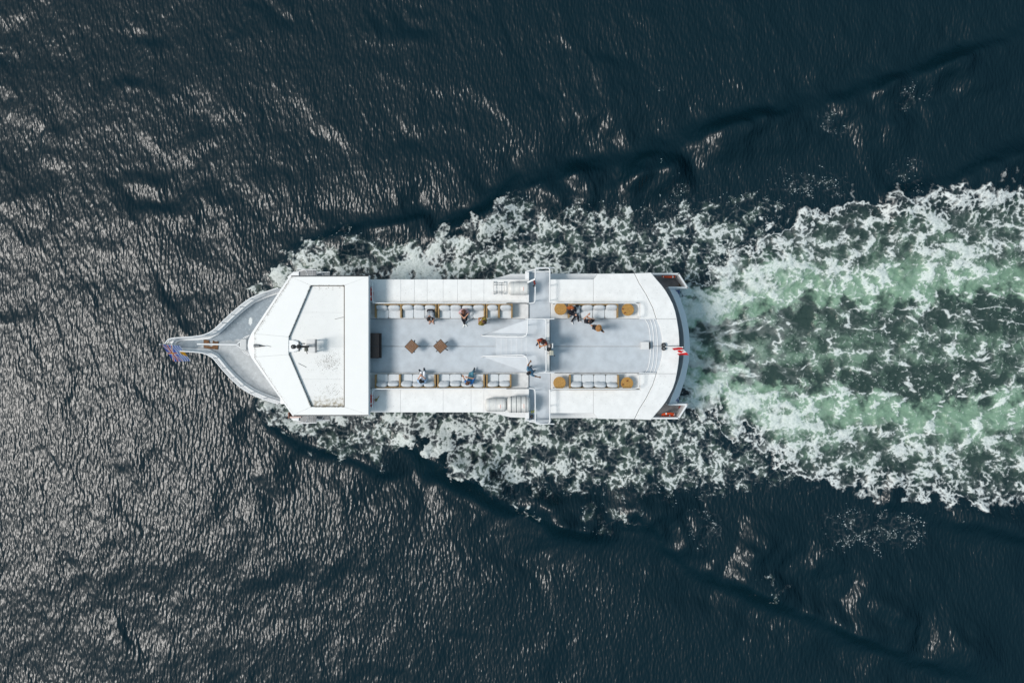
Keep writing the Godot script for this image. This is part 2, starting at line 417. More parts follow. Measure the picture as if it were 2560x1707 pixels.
func build_stern() -> void:
	var g := group_part("stern")
	slab(g, "aft_deck", [1560, 686, 1696, 686, 1716, 718, 1676, 719, 1686, 742, 1694, 762, 1704, 795, 1711, 830, 1713, 866, 1710, 905, 1702, 940, 1691, 970, 1682, 990, 1675, 1010, 1714, 1012, 1692, 1045, 1560, 1044], 1.1, 1.4, paint("aft_deck_grey", Color(0.26, 0.26, 0.27), 0.7, 0.2, 0.4), 0.0)
	for s in [0, 1]:
		var y := func(v: float) -> float: return v if s == 0 else 1730.0 - v
		var st := begin()
		for e in [[1600, 684.5, 1697, 684.5], [1697, 684.5, 1719, 719], [1719, 719, 1674, 718.5]]:
			var a := at(e[0], y.call(e[1]), 2.4); var b := at(e[2], y.call(e[3]), 2.4)
			var d := (b - a)
			box(st, (a + b) * 0.5 + Vector3(0, -0.75, 0), Vector3(d.length() + 0.1, 1.5, 0.10), Basis(Vector3.UP, -atan2(d.z, d.x)), 0.02)
		part(g, "bulwark", st, WHITE)
	# sloping transom between the quarters
	var top := [1674, 720, 1685, 742, 1693, 762, 1703, 795, 1710, 830, 1712, 866, 1709, 905, 1701, 940, 1690, 970, 1681, 990, 1674, 1010]
	var low := [1692, 720, 1700, 742, 1706, 760, 1716, 790, 1722.5, 825, 1725.5, 866, 1722.5, 905, 1715, 942, 1705, 972, 1699, 990, 1692, 1011]
	var st := begin()
	for i in range(0, top.size() - 2, 2):
		var a := at(top[i], top[i + 1], 2.3); var b := at(top[i + 2], top[i + 3], 2.3)
		var c := at(low[i + 2], low[i + 3], 2.08); var d := at(low[i], low[i + 1], 2.08)
		face(st, a, b, c, d, Vector3(1, 0.5, 0))
		face(st, d, c, c + Vector3(-0.35, -2.6, 0), d + Vector3(-0.35, -2.6, 0), Vector3.RIGHT)
		face(st, a, b, b - Vector3(0.06, 0.9, 0), a - Vector3(0.06, 0.9, 0), Vector3.LEFT)
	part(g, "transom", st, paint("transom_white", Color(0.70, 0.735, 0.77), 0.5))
	var cap := begin()
	var cp := []
	for i in range(0, top.size(), 2): cp.append_array([top[i], top[i + 1], 2.31])
	tube(cap, rounded(path3(cp), 0.3), 0.035)
	part(g, "cap_rail", cap, WHITE)
	# blue lettering on the transom, in strokes
	var blue := paint("transom_blue", Color(0.02, 0.06, 0.22), 0.5)
	for q in [[1690, 724, 1692, 729], [1693, 724, 1696, 733], [1696.5, 723.5, 1697.5, 736], [1699.5, 723, 1700.5, 743], [1692, 727, 1700, 727], [1695, 731, 1700, 731], [1690, 1003, 1693, 998], [1693.5, 1005, 1694.5, 995], [1697, 1007, 1697.5, 992], [1691, 1001.5, 1697, 1000.5]]:
		var b2 := begin()
		var place := func(u: float, v: float) -> Vector3:
			var tt := (u - (1674.0 + (18.0 if v < 860 else 18.0) * 0.0)) / 18.0
			var du := 0.0
			if v < 860: du = (v - 720.0) * 0.5
			else: du = (1011.0 - v) * 0.36
			var f := clampf((u - (1674.0 + du)) / (18.0 - du * 0.1), 0.05, 1.0)
			return at(u, v, lerpf(2.3, 2.08, f) + 0.012)
		tube(b2, PackedVector3Array([place.call(q[0], q[1]), place.call(q[2], q[3])]), 0.016, 5)
		part(g, "letter_stroke", b2, blue)

var PALEGREY: StandardMaterial3D

func build_bow_gear() -> void:
	# white boom with its forked foot and the hoop in front of the wheelhouse
	var g := group_part("bow_boom")
	rail(g, "boom", [492, 860, 3.4, 590, 861.5, 3.4], 0.045)
	rail(g, "stay", [590, 861.5, 3.4, 604, 851, 3.5, 625, 838, 3.6], 0.026, 0.4)
	rail(g, "stay", [590, 861.5, 3.4, 604, 872, 3.5, 625, 887, 3.6], 0.026, 0.4)
	rail(g, "hoop", [622, 838, 3.8, 606, 845, 3.8, 598.5, 861.5, 3.8, 606, 879, 3.8, 622, 888, 3.8], 0.026, 0.5)
	var st := begin()
	box(st, at(617, 861, 3.3), Vector3(0.34, 1.2, 0.62), Basis.IDENTITY, 0.03)
	part(g, "winch_housing", st, paint("housing_grey", Color(0.5, 0.52, 0.53), 0.5))
	rail(g, "cable", [597, 860, 3.1, 612, 859.5, 3.1], 0.018, 0.1, DARK)
	rail(g, "cable", [597, 864, 3.1, 612, 864.5, 3.1], 0.018, 0.1, DARK)

func build_boat() -> void:
	WHITE = paint("hull_white", Color(0.82, 0.83, 0.84), 0.4, 0.06, 0.3)
	ROOFW = paint("roof_white", Color(0.83, 0.83, 0.825), 0.5, 0.08, 0.15, 0.0, 0.25)
	PALE = paint("plinth_white", Color(0.72, 0.72, 0.72), 0.6, 0.10, 0.5)
	GREY = paint("deck_grey", Color(0.515, 0.56, 0.61), 0.65, 0.10, 0.13, 0.0, 0.10)
	PALEGREY = paint("landing_grey", Color(0.585, 0.625, 0.67), 0.65, 0.10, 0.2)
	DARK = paint("black_rubber", Color(0.02, 0.021, 0.023), 0.5)
	STEEL = paint("grey_metal", Color(0.24, 0.25, 0.26), 0.45, 0.2, 1.0, 0.3)
	WOOD = paint("golden_teak", Color(0.43, 0.27, 0.105), 0.55, 0.35, 2.0)
	CLOTH = paint("grey_cushion_cloth", Color(0.64, 0.665, 0.69), 0.9, 0.08, 1.5)
	boat = thing("tour_boat", "long white passenger boat with grey sun deck heading left through the water", "boat", Vector3(-4.4, 0.0, 0.2))
	build_hull()
	build_cabin()
	build_side_roofs()
	build_wheelhouse()
	build_landing()
	build_stern()
	build_bow_gear()
# ------------------------------------------------------------------ furniture and gear
var pillow_meshes := []
var seat_meshes := {}

func pillow_mesh(k: int) -> Mesh:
	if pillow_meshes.is_empty():
		for i in 5:
			var st := begin()
			puff(st, Vector3.ZERO, Vector3(0.60, 0.20, 0.40), Basis.IDENTITY, [0.62, 0.70, 0.58, 0.66, 0.74][i], 24, 10, [0.35, 0.12, 0.28, 0.05, 0.2][i])
			pillow_meshes.append(st.commit())
	return pillow_meshes[k % 5]

func seat_mesh(w: float, d: float) -> Mesh:
	var key := "%.2f %.2f" % [w, d]
	if not seat_meshes.has(key):
		var st := begin()
		puff(st, Vector3.ZERO, Vector3(w, 0.17, d), Basis.IDENTITY, 0.22, 28, 8)
		seat_meshes[key] = st.commit()
	return seat_meshes[key]

func sofa(label: String, bays: Array, v_back: float, v_front: float, seed_: int, group: String) -> Node3D:
	# bays: [from, to, seats] along the boat; arms stand at both ends of every bay
	var base := 4.1
	var u0: float = bays[0][0]; var u1: float = bays[-1][1]
	var c := at((u0 + u1) * 0.5, (v_back + v_front) * 0.5, 4.5)
	var t := thing("sofa", label, "sofa", Vector3(c.x, base, c.z), group)
	var face_dir := signf(v_front - v_back)
	var zb := at(0, v_back, 4.6).z; var zf := at(0, v_front, 4.5).z
	var x0 := at(u0, 0, 4.6).x; var x1 := at(u1, 0, 4.6).x
	var depth := absf(zf - zb)
	var st := begin()
	box(st, Vector3((x0 + x1) * 0.5, base + 0.12, (zb + zf) * 0.5), Vector3(x1 - x0 - 0.05, 0.10, depth - 0.06), Basis.IDENTITY, 0.01)
	part(t, "base_frame", st, WOOD)
	st = begin()
	box(st, Vector3((x0 + x1) * 0.5, base + 0.38, zb + face_dir * 0.035), Vector3(x1 - x0, 0.42, 0.07), Basis.IDENTITY, 0.012)
	part(t, "back_rail", st, WOOD)
	var arms := []
	for b in bays:
		for u in [b[0], b[1]]:
			if arms.is_empty() or absf(arms[-1] - u) > 0.5: arms.append(u)
	for i in arms.size():
		var x := at(arms[i], 0, 4.6).x
		x = clampf(x, x0 + 0.04, x1 - 0.04)
		st = begin()
		box(st, Vector3(x, base + 0.30, (zb + zf) * 0.5 - face_dir * 0.01), Vector3(0.085, 0.52, depth - 0.02), Basis.IDENTITY, 0.012)
		part(t, "arm", st, WOOD)
	for px in [x0 + 0.06, x1 - 0.06]:
		for pz in [zb + face_dir * 0.06, zf - face_dir * 0.06]:
			st = begin()
			box(st, Vector3(px, base + 0.035, pz), Vector3(0.06, 0.07, 0.06), Basis.IDENTITY, 0.006)
			part(t, "foot", st, WOOD)
	var rng := RandomNumberGenerator.new()
	rng.seed = seed_
	for b in bays:
		var a0 := at(b[0], 0, 4.6).x + 0.045; var a1 := at(b[1], 0, 4.6).x - 0.045
		var n: int = b[2]
		var w := (a1 - a0) / n
		for i in n:
			var cx := a0 + w * (i + 0.5)
			var seat_d := depth - 0.06
			local_part(t, "seat_cushion", seat_mesh(snappedf(w - 0.01, 0.02), snappedf(seat_d, 0.02)), CLOTH, Transform3D(Basis(), Vector3(cx - t.position.x, 0.26 + rng.randf() * 0.008, (zb + zf) * 0.5 + face_dir * 0.02 - t.position.z)))
			var turn := Basis(Vector3.UP, (0.0 if face_dir > 0 else PI) + rng.randf_range(-0.07, 0.07)) * Basis(Vector3.RIGHT, deg_to_rad(rng.randf_range(46.0, 64.0)))
			var s := w / 0.60
			local_part(t, "back_pillow", pillow_mesh(rng.randi()), CLOTH, Transform3D(turn.scaled_local(Vector3(s * rng.randf_range(0.94, 1.0), 1.1, rng.randf_range(0.92, 1.05))), Vector3(cx - t.position.x + rng.randf_range(-0.01, 0.01), 0.48, zb + face_dir * rng.randf_range(0.19, 0.22) - t.position.z)))
	return t

func round_table(label: String, u: float, v: float) -> Node3D:
	var p := at(u, v, 4.55)
	var t := thing("round_table", label, "table", Vector3(p.x, 4.1, p.z), "round side tables by the aft sofas")
	var st := begin()
	lathe(st, [0.0, 0.415, 0.315, 0.415, 0.328, 0.425, 0.328, 0.448, 0.318, 0.458, 0.0, 0.46], Vector3(p.x, 4.1, p.z), 40)
	part(t, "table_top", st, paint("round_table_teak", Color(0.50, 0.265, 0.06), 0.5, 0.25, 1.6))
	st = begin()
	lathe(st, [0.03, 0.0, 0.23, 0.0, 0.24, 0.015, 0.05, 0.04, 0.035, 0.06, 0.035, 0.414], Vector3(p.x, 4.1, p.z), 20)
	part(t, "pedestal", st, DARK)
	return t

func cafe_table(label: String, u: float, v: float, feet: Array, yaw: float) -> void:
	var p := at(u, v, 4.74)
	var t := thing("square_table", label, "table", Vector3(p.x, 4.0, p.z), "square tables in the middle of the sun deck")
	var b := Basis(Vector3.UP, yaw)
	var rng := RandomNumberGenerator.new()
	rng.seed = int(u)
	var side := 0.53
	for i in 6:
		var st := begin()
		var w := (side - 0.02) / 6.0
		box(st, Vector3(p.x, 4.745, p.z) + b * Vector3((i - 2.5) * w, 0, 0), Vector3(w - 0.004, 0.022, side - 0.02), b, 0.003)
		part(t, "slat", st, paint("table_teak_%d" % rng.randi_range(0, 2), Color(0.27, 0.125, 0.05) * rng.randf_range(0.85, 1.1), 0.5, 0.35, 3.0))
	var st2 := begin()
	for k in 4:
		var bb := b * Basis(Vector3.UP, k * PI / 2)
		box(st2, Vector3(p.x, 4.735, p.z) + bb * Vector3(side * 0.5, 0, 0), Vector3(0.02, 0.035, side + 0.02), bb, 0.004)
	part(t, "edge_frame", st2, DARK)
	st2 = begin()
	tube(st2, PackedVector3Array([Vector3(p.x, 4.03, p.z), Vector3(p.x, 4.73, p.z)]), 0.035, 10)
	part(t, "column", st2, DARK)
	for f in feet:
		var q := at(f[0], f[1], 4.02)
		st2 = begin()
		tube(st2, PackedVector3Array([Vector3(p.x, 4.05, p.z), Vector3(q.x, 4.022, q.z)]), 0.028, 8, 0.02)
		part(t, "foot", st2, DARK)

func raft(label: String, u0: float, u1: float, v0: float, v1: float, bands: Array, dark_bands: bool) -> void:
	var a := at(u0, (v0 + v1) * 0.5, 4.9); var b := at(u1, (v0 + v1) * 0.5, 4.9)
	var r := (at(u0, v1, 4.7).z - at(u0, v0, 4.7).z) * 0.5
	var mid := (a + b) * 0.5
	mid.y = 4.47 + r
	var L := b.x - a.x
	var t := thing("life_raft_canister", label, "life raft", Vector3(mid.x, 4.38, mid.z), "white life raft canisters on the side roofs")
	var lie := Basis(Vector3.BACK, -PI / 2)
	var white := paint("canister_white", Color(0.78, 0.77, 0.74), 0.4, 0.12, 0.8)
	var st := begin()
	var cap := r * 0.42
	var prof := [0.0, -L / 2]
	for k in range(1, 7):
		var q := k / 6.0 * PI / 2
		prof.append_array([r * (0.55 + 0.45 * sin(q)) if k > 0 else 0.0, -L / 2 + cap * (1.0 - cos(q))])
	prof.append_array([r, -0.01, r * 1.04, -0.008, r * 1.04, 0.008, r, 0.01])
	for k in range(6, -1, -1):
		var q := k / 6.0 * PI / 2
		prof.append_array([r * (0.55 + 0.45 * sin(q)), L / 2 - cap * (1.0 - cos(q))])
	prof.append_array([0.0, L / 2])
	lathe(st, prof, mid, 28, lie)
	part(t, "canister_shell", st, white)
	for x in bands:
		st = begin()
		lathe(st, [r * 1.0, -0.018, r * 1.025, -0.016, r * 1.025, 0.016, r * 1.0, 0.018], mid + Vector3(x * L, 0, 0), 28, lie)
		part(t, "strap", st, STEEL if dark_bands else PALE)
	for x in [-0.3, 0.3]:
		st = begin()
		box(st, Vector3(mid.x + x * L, 4.38 + 0.07, mid.z), Vector3(0.07, 0.15, r * 1.9), Basis.IDENTITY, 0.01)
		part(t, "cradle", st, STEEL)
	# instruction label with its red frame, bent over the shell
	st = begin()
	var st3 := begin()
	for i in 6:
		var q0 := lerpf(-0.15, 0.42, i / 6.0); var q1 := lerpf(-0.15, 0.42, (i + 1) / 6.0)
		for e in [[0.10, 0.22, st, r * 1.006], [0.222, 0.238, st3, r * 1.009]]:
			var P := func(x: float, q: float) -> Vector3: return mid + Vector3(x * L, cos(q) * e[3], sin(q) * e[3])
			quad(e[2], P.call(e[0], q0), P.call(e[1], q0), P.call(e[1], q1), P.call(e[0], q1), Vector3(0, cos((q0 + q1) / 2), sin((q0 + q1) / 2)))
	part(t, "label_plate", st, paint("label_paper", Color(0.80, 0.76, 0.72), 0.6))
	part(t, "label_stripe", st3, paint("label_red", Color(0.62, 0.10, 0.04), 0.6))

func lifebuoy(label: String, c: Vector3, b: Basis, col: Material, group: String, rr := 0.36) -> void:
	var t := thing("lifebuoy", label, "lifebuoy", c - Vector3(0, rr, 0), group)
	var st := begin()
	var pts := PackedVector3Array()
	for i in 33:
		var a := TAU * i / 32.0
		pts.append(c + b * (Vector3(cos(a), 0, sin(a)) * (rr - 0.06)))
	tube(st, pts, 0.06, 10)
	part(t, "ring", st, col)
	for k in 4:
		st = begin()
		var p2 := PackedVector3Array()
		for i in 5:
			var a := TAU * k / 4.0 + 0.5 + (i - 2) * 0.05
			p2.append(c + b * (Vector3(cos(a), 0, sin(a)) * (rr - 0.06)))
		tube(st, p2, 0.064, 10)
		part(t, "reflective_band", st, paint("band_white", Color(0.8, 0.8, 0.78), 0.5))

func coil(called: String, label: String, category: String, c: Vector3, r: float, m: Material, turns := 3) -> void:
	var t := thing(called, label, category, c)
	var pts := PackedVector3Array()
	for i in turns * 18:
		var a := TAU * i / 18.0
		var rr := r * (0.7 + 0.3 * sin(i * 0.37))
		pts.append(c + Vector3(cos(a) * rr, 0.02 + 0.012 * i / 18.0 + 0.01 * sin(i * 1.3), sin(a) * rr * 0.8))
	pts.append(pts[-1] + Vector3(0.12, 0.0, -0.18))
	var st := begin()
	tube(st, pts, 0.016, 6)
	part(t, "rope", st, m)

func flag_cloth(t: Node3D, im: Image, corner: Vector3, hoist: Vector3, fly: Vector3, wave: Vector3, called: String) -> void:
	# hoist runs down the staff, fly away from it; folds deepen towards the fly
	var nu := 34; var nv := 20
	var pos := []
	for j in nv + 1:
		for i in nu + 1:
			var a := float(i) / nu; var b := float(j) / nv
			var f := sin(a * 9.0 + b * 2.2) * 0.55 + sin(a * 17.0 - b * 3.0) * 0.2
			pos.append(corner + hoist * b + fly * a * (1.0 - 0.08 * b) + wave * f * a)
	var st := begin()
	for j in nv:
		for i in nu:
			var k := j * (nu + 1) + i
			var q := [k, k + 1, k + nu + 2, k + nu + 1]
			for o in [[0, 1, 2], [0, 2, 3]]:
				for e in o:
					var kk: int = q[e]
					st.set_uv(Vector2(float(kk % (nu + 1)) / nu, float(kk / (nu + 1)) / nv))
					st.add_vertex(pos[kk])
	st.generate_normals()
	var m := StandardMaterial3D.new()
	m.resource_name = called
	m.albedo_texture = ImageTexture.create_from_image(im)
	m.roughness = 0.8
	m.cull_mode = BaseMaterial3D.CULL_DISABLED
	m.backlight_enabled = true
	m.backlight = Color(0.5, 0.5, 0.5)
	part(t, "flag_cloth", st, m)

func provincial_flag() -> Image:
	# crosses with a gold crown above, white and blue waves and a half sun below
	var w := 200; var h := 120
	var im := Image.create(w, h, false, Image.FORMAT_RGB8)
	for y in h:
		for x in w:
			var u := float(x) / w; var v := float(y) / h
			var c := Color(0.10, 0.28, 0.72)
			if v < 0.52:
				var a := u * 2.0 - 1.0; var b := v / 0.26 - 1.0
				var d1 := absf(a - b) * 0.7; var d2 := absf(a + b) * 0.7
				if minf(d1, d2) < 0.16: c = Color.WHITE
				if minf(d1, d2) < 0.065: c = Color(0.78, 0.04, 0.08)
				if absf(a) < 0.13 or absf(b) < 0.26: c = Color.WHITE
				if absf(a) < 0.075 or absf(b) < 0.15: c = Color(0.78, 0.04, 0.08)
				if Vector2(a, b * 0.6).length() < 0.14: c = Color(0.95, 0.62, 0.08)
			else:
				var k := (v - 0.52) / 0.48 * 7.0 + 0.35 * sin(u * TAU * 2.0)
				c = Color(0.94, 0.95, 0.96) if int(floor(k)) % 2 == 0 else Color(0.06, 0.25, 0.70)
				var p := Vector2((u - 0.5) * 1.5, v - 1.02)
				var ray := 0.23 + 0.10 * absf(sin(atan2(p.y, p.x) * 7.0))
				if p.length() < ray: c = Color(0.93, 0.66, 0.10)
			im.set_pixel(x, y, c)
	return im

func national_flag() -> Image:
	# red, white, red with a red leaf
	var w := 200; var h := 100
	var im := Image.create(w, h, false, Image.FORMAT_RGB8)
	var half := PackedVector2Array([Vector2(0, 0.06), Vector2(0.055, 0.20), Vector2(0.11, 0.17), Vector2(0.085, 0.40), Vector2(0.16, 0.31), Vector2(0.18, 0.38), Vector2(0.27, 0.36), Vector2(0.24, 0.48), Vector2(0.29, 0.52), Vector2(0.14, 0.66), Vector2(0.155, 0.74), Vector2(0.015, 0.72), Vector2(0.015, 0.92)])
	var leaf := PackedVector2Array()
	for p in half: leaf.append(p)
	for i in range(half.size() - 1, 0, -1): leaf.append(Vector2(-half[i].x, half[i].y))
	for y in h:
		for x in w:
			var u := float(x) / w; var v := float(y) / h
			var c := Color(0.94, 0.94, 0.94)
			if u < 0.28 or u > 0.68 or Geometry2D.is_point_in_polygon(Vector2((u - 0.5) * 1.8, v), leaf): c = Color(0.80, 0.03, 0.06)
			im.set_pixel(x, y, c)
	return im

func staff(called: String, label: String, base: Vector3, top: Vector3) -> Node3D:
	var t := thing(called, label, "flag", base)
	var st := begin()
	tube(st, PackedVector3Array([base, top]), 0.024, 8, 0.016)
	part(t, "flagstaff", st, WHITE)
	st = begin()
	lathe(st, [0.0, -0.03, 0.03, -0.015, 0.035, 0.0, 0.03, 0.02, 0.0, 0.03], top, 12)
	part(t, "finial", st, WHITE)
	return t

func furnish() -> void:
	var fore := "teak framed sofas along the sun deck"
	sofa("five seat teak sofa by the wheelhouse, person in grey leaning forward on it", [[937, 1002.5, 2], [1002.5, 1091.5, 3]], 759.5, 795.5, 1, fore)
	sofa("four seat teak sofa under the person in a pink top", [[1094.5, 1213, 4]], 759.5, 795.5, 2, fore)
	sofa("pair of single teak seats sharing a middle arm, beside the white bare plinth", [[1215, 1247.5, 1], [1247.5, 1281.5, 1]], 759.5, 795.5, 3, fore)
	sofa("five seat teak sofa under the person in white trousers", [[937, 999.5, 2], [999.5, 1089.5, 3]], 969.5, 935, 4, fore)
	sofa("four seat teak sofa under the person in teal trousers", [[1093, 1212, 4]], 969.5, 935, 5, fore)
	sofa("empty two seat teak sofa with two round pillows", [[1215.5, 1278.5, 2]], 969.5, 935, 6, fore)
	var aft := "teak framed sofas on the aft deck"
	sofa("four seat aft sofa with red haired person and grey backpack on it", [[1420.5, 1546, 4]], 759.5, 795.5, 7, aft)
	sofa("empty four seat aft sofa between two round tables", [[1423.5, 1548, 4]], 971.5, 936, 8, aft)
	round_table("bare round teak table beside the red haired person", 1401.6, 772)
	round_table("round teak table with red cups at the end of occupied aft sofa", 1570, 774)
	round_table("bare round teak table at the forward end of empty aft sofa", 1399, 957)
	round_table("round teak table with red cup and leaf at the empty sofa's aft end", 1568, 958)
	for q in [[1562, 782, "red cup near the edge of round table by occupied sofa"], [1557, 961, "dark red cup on round table by empty aft sofa"], [1557, 772, "small red cup left on round table by the occupied sofa"], [1568, 952, "small orange red cup in the middle of round table"]]:
		var p := at(q[0], q[1], 4.6)
		var c := thing("cup", q[2], "cup", Vector3(p.x, 4.56, p.z), "red cups on the round tables")
		var st := begin()
		lathe(st, [0.0, 0.002, 0.026, 0.0, 0.034, 0.08, 0.030, 0.08, 0.024, 0.012, 0.0, 0.012], Vector3(p.x, 4.56, p.z), 14)
		part(c, "cup_wall", st, paint("cup_red", Color(0.30, 0.035, 0.02), 0.4))
	cafe_table("square teak table nearer the brown locker, three black feet", 1029, 866, [[1036, 850], [1051, 866], [1035, 881], [1015, 866]], PI / 4 + 0.04)
	cafe_table("square teak table nearer the stair, two black feet showing", 1101, 865.5, [[1119, 854], [1119, 876], [1090, 853], [1090, 879]], PI / 4 - 0.03)
	# brown locker against the wheelhouse
	var lc := at(938, 864, 4.9)
	var lk := thing("storage_locker", "dark brown storage locker against the wheelhouse's back edge", "locker", Vector3(lc.x, 4.0, lc.z))
	var brown := paint("locker_brown", Color(0.050, 0.034, 0.032), 0.45, 0.25, 1.5)
	slab(lk, "body", [914, 834, 946, 834, 946, 894, 914, 894], 4.0, 4.85, brown, 0.0)
	slab(lk, "lid", [914, 832.5, 947, 832.5, 947, 863.6, 914, 863.6], 4.85, 4.90, brown, 0.012)
	slab(lk, "lid", [914, 864.6, 947, 864.6, 947, 895.5, 914, 895.5], 4.85, 4.90, brown, 0.012)
	slab(lk, "shelf", [946.5, 833, 953.5, 833, 953.5, 895, 946.5, 895], 4.5, 4.55, brown, 0.008)
	rail(lk, "seam_strip", [914, 864.1, 4.9, 947, 864.1, 4.9], 0.008, 0.1, STEEL)
	# life rafts: two canisters to one side, one and an empty cradle on the other
	raft("ribbed life raft canister next to the empty cradle", 1271, 1323, 704, 737, [-0.28, 0.0, 0.28], false)
	raft("smaller life raft canister with red framed label, away from the wing", 1213, 1266, 996, 1029, [-0.3, -0.02, 0.3], false)
	raft("larger life raft canister with dark straps, next to the wing", 1268, 1325, 991, 1031, [-0.32, -0.1, 0.1, 0.32], true)
	var cc := at(1247, 720, 4.6)
	var cr := thing("raft_cradle", "empty steel raft cradle beside the single life raft canister", "cradle", Vector3(cc.x, 4.38, cc.z))
	for u in [1234, 1260]:
		rail(cr, "side_bar", [u, 704, 4.6, u, 735, 4.6], 0.02, 0.1, paint("cradle_grey", Color(0.55, 0.55, 0.54), 0.5))
		for v in [704.5, 734.5]: rail(cr, "leg", [u, v, 4.6, u, v, 4.38], 0.02, 0.1, STEEL)
	for v in [707, 712, 729, 733]: rail(cr, "cross_bar", [1234, v, 4.56, 1260, v, 4.56], 0.014, 0.1, STEEL)
	rail(cr, "release_strap", [1247, 706, 4.59, 1247, 738, 4.59], 0.016, 0.1, paint("strap_white", Color(0.7, 0.7, 0.68), 0.7))
	# lifebuoys
	var red := paint("buoy_red", Color(0.52, 0.02, 0.02), 0.45)
	var orange := paint("buoy_orange", Color(0.70, 0.075, 0.012), 0.45)
	var edge_on := Basis(Vector3.BACK, PI / 2)
	lifebuoy("red lifebuoy hung edge on behind wheelhouse, on the raft cradle's side", at(927.5, 734, 4.78), edge_on, red, "red lifebuoys behind the wheelhouse", 0.38)
	lifebuoy("red lifebuoy hung edge on behind wheelhouse, next to yellow rope", at(928.5, 1000, 4.75), edge_on, red, "red lifebuoys behind the wheelhouse", 0.36)
	var lean := Basis(Vector3.RIGHT, deg_to_rad(100.0))
	lifebuoy("orange lifebuoy at the stern bulwark beside the brown rope coil", at(1672, 691.5, 1.95), Basis(Vector3.RIGHT, deg_to_rad(98.0)), orange, "orange lifebuoys at the stern", 0.38)
	lifebuoy("orange lifebuoy at the stern bulwark beside the red hose ring", at(1671, 1036.5, 1.95), Basis(Vector3.RIGHT, deg_to_rad(-108.0)), orange, "orange lifebuoys at the stern", 0.38)
	coil("rope_coil", "yellow brown rope coil in the stern corner", "rope", at(1704, 710, 1.41), 0.17, paint("rope_brown", Color(0.14, 0.10, 0.02), 0.9), 4)
	coil("hose_ring", "small red and white hose ring in the stern corner", "hose", at(1702, 1017, 1.41), 0.15, paint("hose_red", Color(0.30, 0.05, 0.04), 0.7), 3)
	coil("yellow_rope", "yellow and black rope tied behind the wheelhouse by lifebuoy", "rope", at(939, 999, 4.40), 0.08, paint("rope_yellow", Color(0.32, 0.22, 0.02), 0.9), 4)
	coil("green_rope", "green and yellow rope hung at the wing beside raft canister", "rope", at(1331, 1028, 4.42), 0.09, paint("rope_green", Color(0.22, 0.24, 0.03), 0.9), 4)
	# white box at the aft end of the sun deck
	var wb := at(1615, 864, 4.3)
	var w := thing("equipment_box", "white box with black end at the aft steps", "box", Vector3(wb.x, 4.0, wb.z))
	slab(w, "body", [1604, 855, 1623, 855, 1623, 873, 1604, 873], 4.0, 4.4, PALE, 0.02)
	slab(w, "lid", [1603.5, 854.5, 1623, 854.5, 1623, 873.5, 1603.5, 873.5], 4.4, 4.44, PALE, 0.012)
	slab(w, "end_panel", [1623.3, 856, 1625.5, 856, 1625.5, 872.5, 1623.3, 872.5], 4.0, 4.42, DARK, 0.006)
	rail(w, "hinge", [1603.5, 862, 4.41, 1603.5, 867, 4.41], 0.012, 0.1, STEEL)
	# steering stand by the landing's after rail
	var cs := at(1376, 862, 5.6)
	var cn := thing("steering_stand", "grey and black steering stand with cream cabinet at landing rail", "console", Vector3(cs.x, 4.0, cs.z))
	slab(cn, "desk", [1362, 858, 1377, 858, 1377, 871, 1362, 871], 4.9, 5.75, paint("console_grey", Color(0.42, 0.38, 0.38), 0.5), 0.03)
	slab(cn, "screen", [1376, 860, 1379, 860, 1379, 869, 1376, 869], 5.4, 5.95, DARK, 0.01)
	slab(cn, "sun_hood", [1379.5, 858, 1383, 858, 1383, 870, 1379.5, 870], 5.2, 5.9, WHITE, 0.01)
	slab(cn, "cabinet", [1375.5, 876, 1384, 876, 1384, 888, 1375.5, 888], 4.0, 5.4, paint("cabinet_cream", Color(0.66, 0.64, 0.52), 0.5, 0.08, 1.0), 0.02)
	for q in [[1371, 873.5, 0.10], [1375, 872.5, 0.07], [1364, 873, 0.05]]:
		var st := begin()
		lathe(st, [q[2] * 0.5, 0.0, q[2], 0.02, q[2], 0.06, q[2] * 0.6, 0.09, q[2] * 0.4, 0.07, 0.0, 0.07], at(q[0], q[1], 5.75), 16)
		part(cn, "control_head", st, DARK)
	var stk := begin()
	lathe(stk, [0.0, 0.0, 0.035, 0.01, 0.035, 0.04, 0.0, 0.05], at(1386, 889, 5.3), 10)
	part(cn, "knob", stk, DARK)
	# navigation lights out on the wings
	var nv := at(1340, 705, 5.2)
	var n1 := thing("side_light", "red and black lamp on white arm by the single raft canister", "lamp", Vector3(nv.x, 4.9, nv.z))
	rail(n1, "arm", [1319, 706, 5.0, 1339, 697, 5.2], 0.05)
	slab(n1, "lamp_housing", [1333, 702, 1337, 700, 1340, 710, 1336, 712], 4.95, 5.2, paint("lamp_red", Color(0.16, 0.02, 0.015), 0.4), 0.02)
	slab(n1, "shade", [1332, 713, 1336.5, 712, 1337, 716, 1333, 716.5], 4.9, 5.12, DARK, 0.02)
	var n2 := thing("deck_lamp", "small red and black lamp at the wing end by green rope", "lamp", at(1330, 1041, 4.1))
	slab(n2, "lamp_housing", [1328, 1038, 1333, 1038, 1333, 1045, 1328, 1045], 4.0, 4.3, DARK, 0.02)
	slab(n2, "lens", [1326.5, 1040, 1328, 1040, 1328, 1044, 1326.5, 1044], 4.05, 4.25, paint("lamp_red", Color.RED), 0.01)
	var n3p := at(733, 1042, 4.6)
	var n3 := thing("port_light", "brown boarded navigation light under the wheelhouse roof corner", "lamp", Vector3(n3p.x, 4.4, n3p.z))
	slab(n3, "back_board", [719, 1031, 722, 1031, 722, 1046, 719, 1046], 4.4, 4.75, paint("board_brown", Color(0.20, 0.09, 0.06), 0.6), 0.01)
	slab(n3, "side_board", [722, 1041, 752, 1041, 752, 1044, 722, 1046], 4.4, 4.7, paint("board_pink", Color(0.55, 0.42, 0.38), 0.6), 0.01)
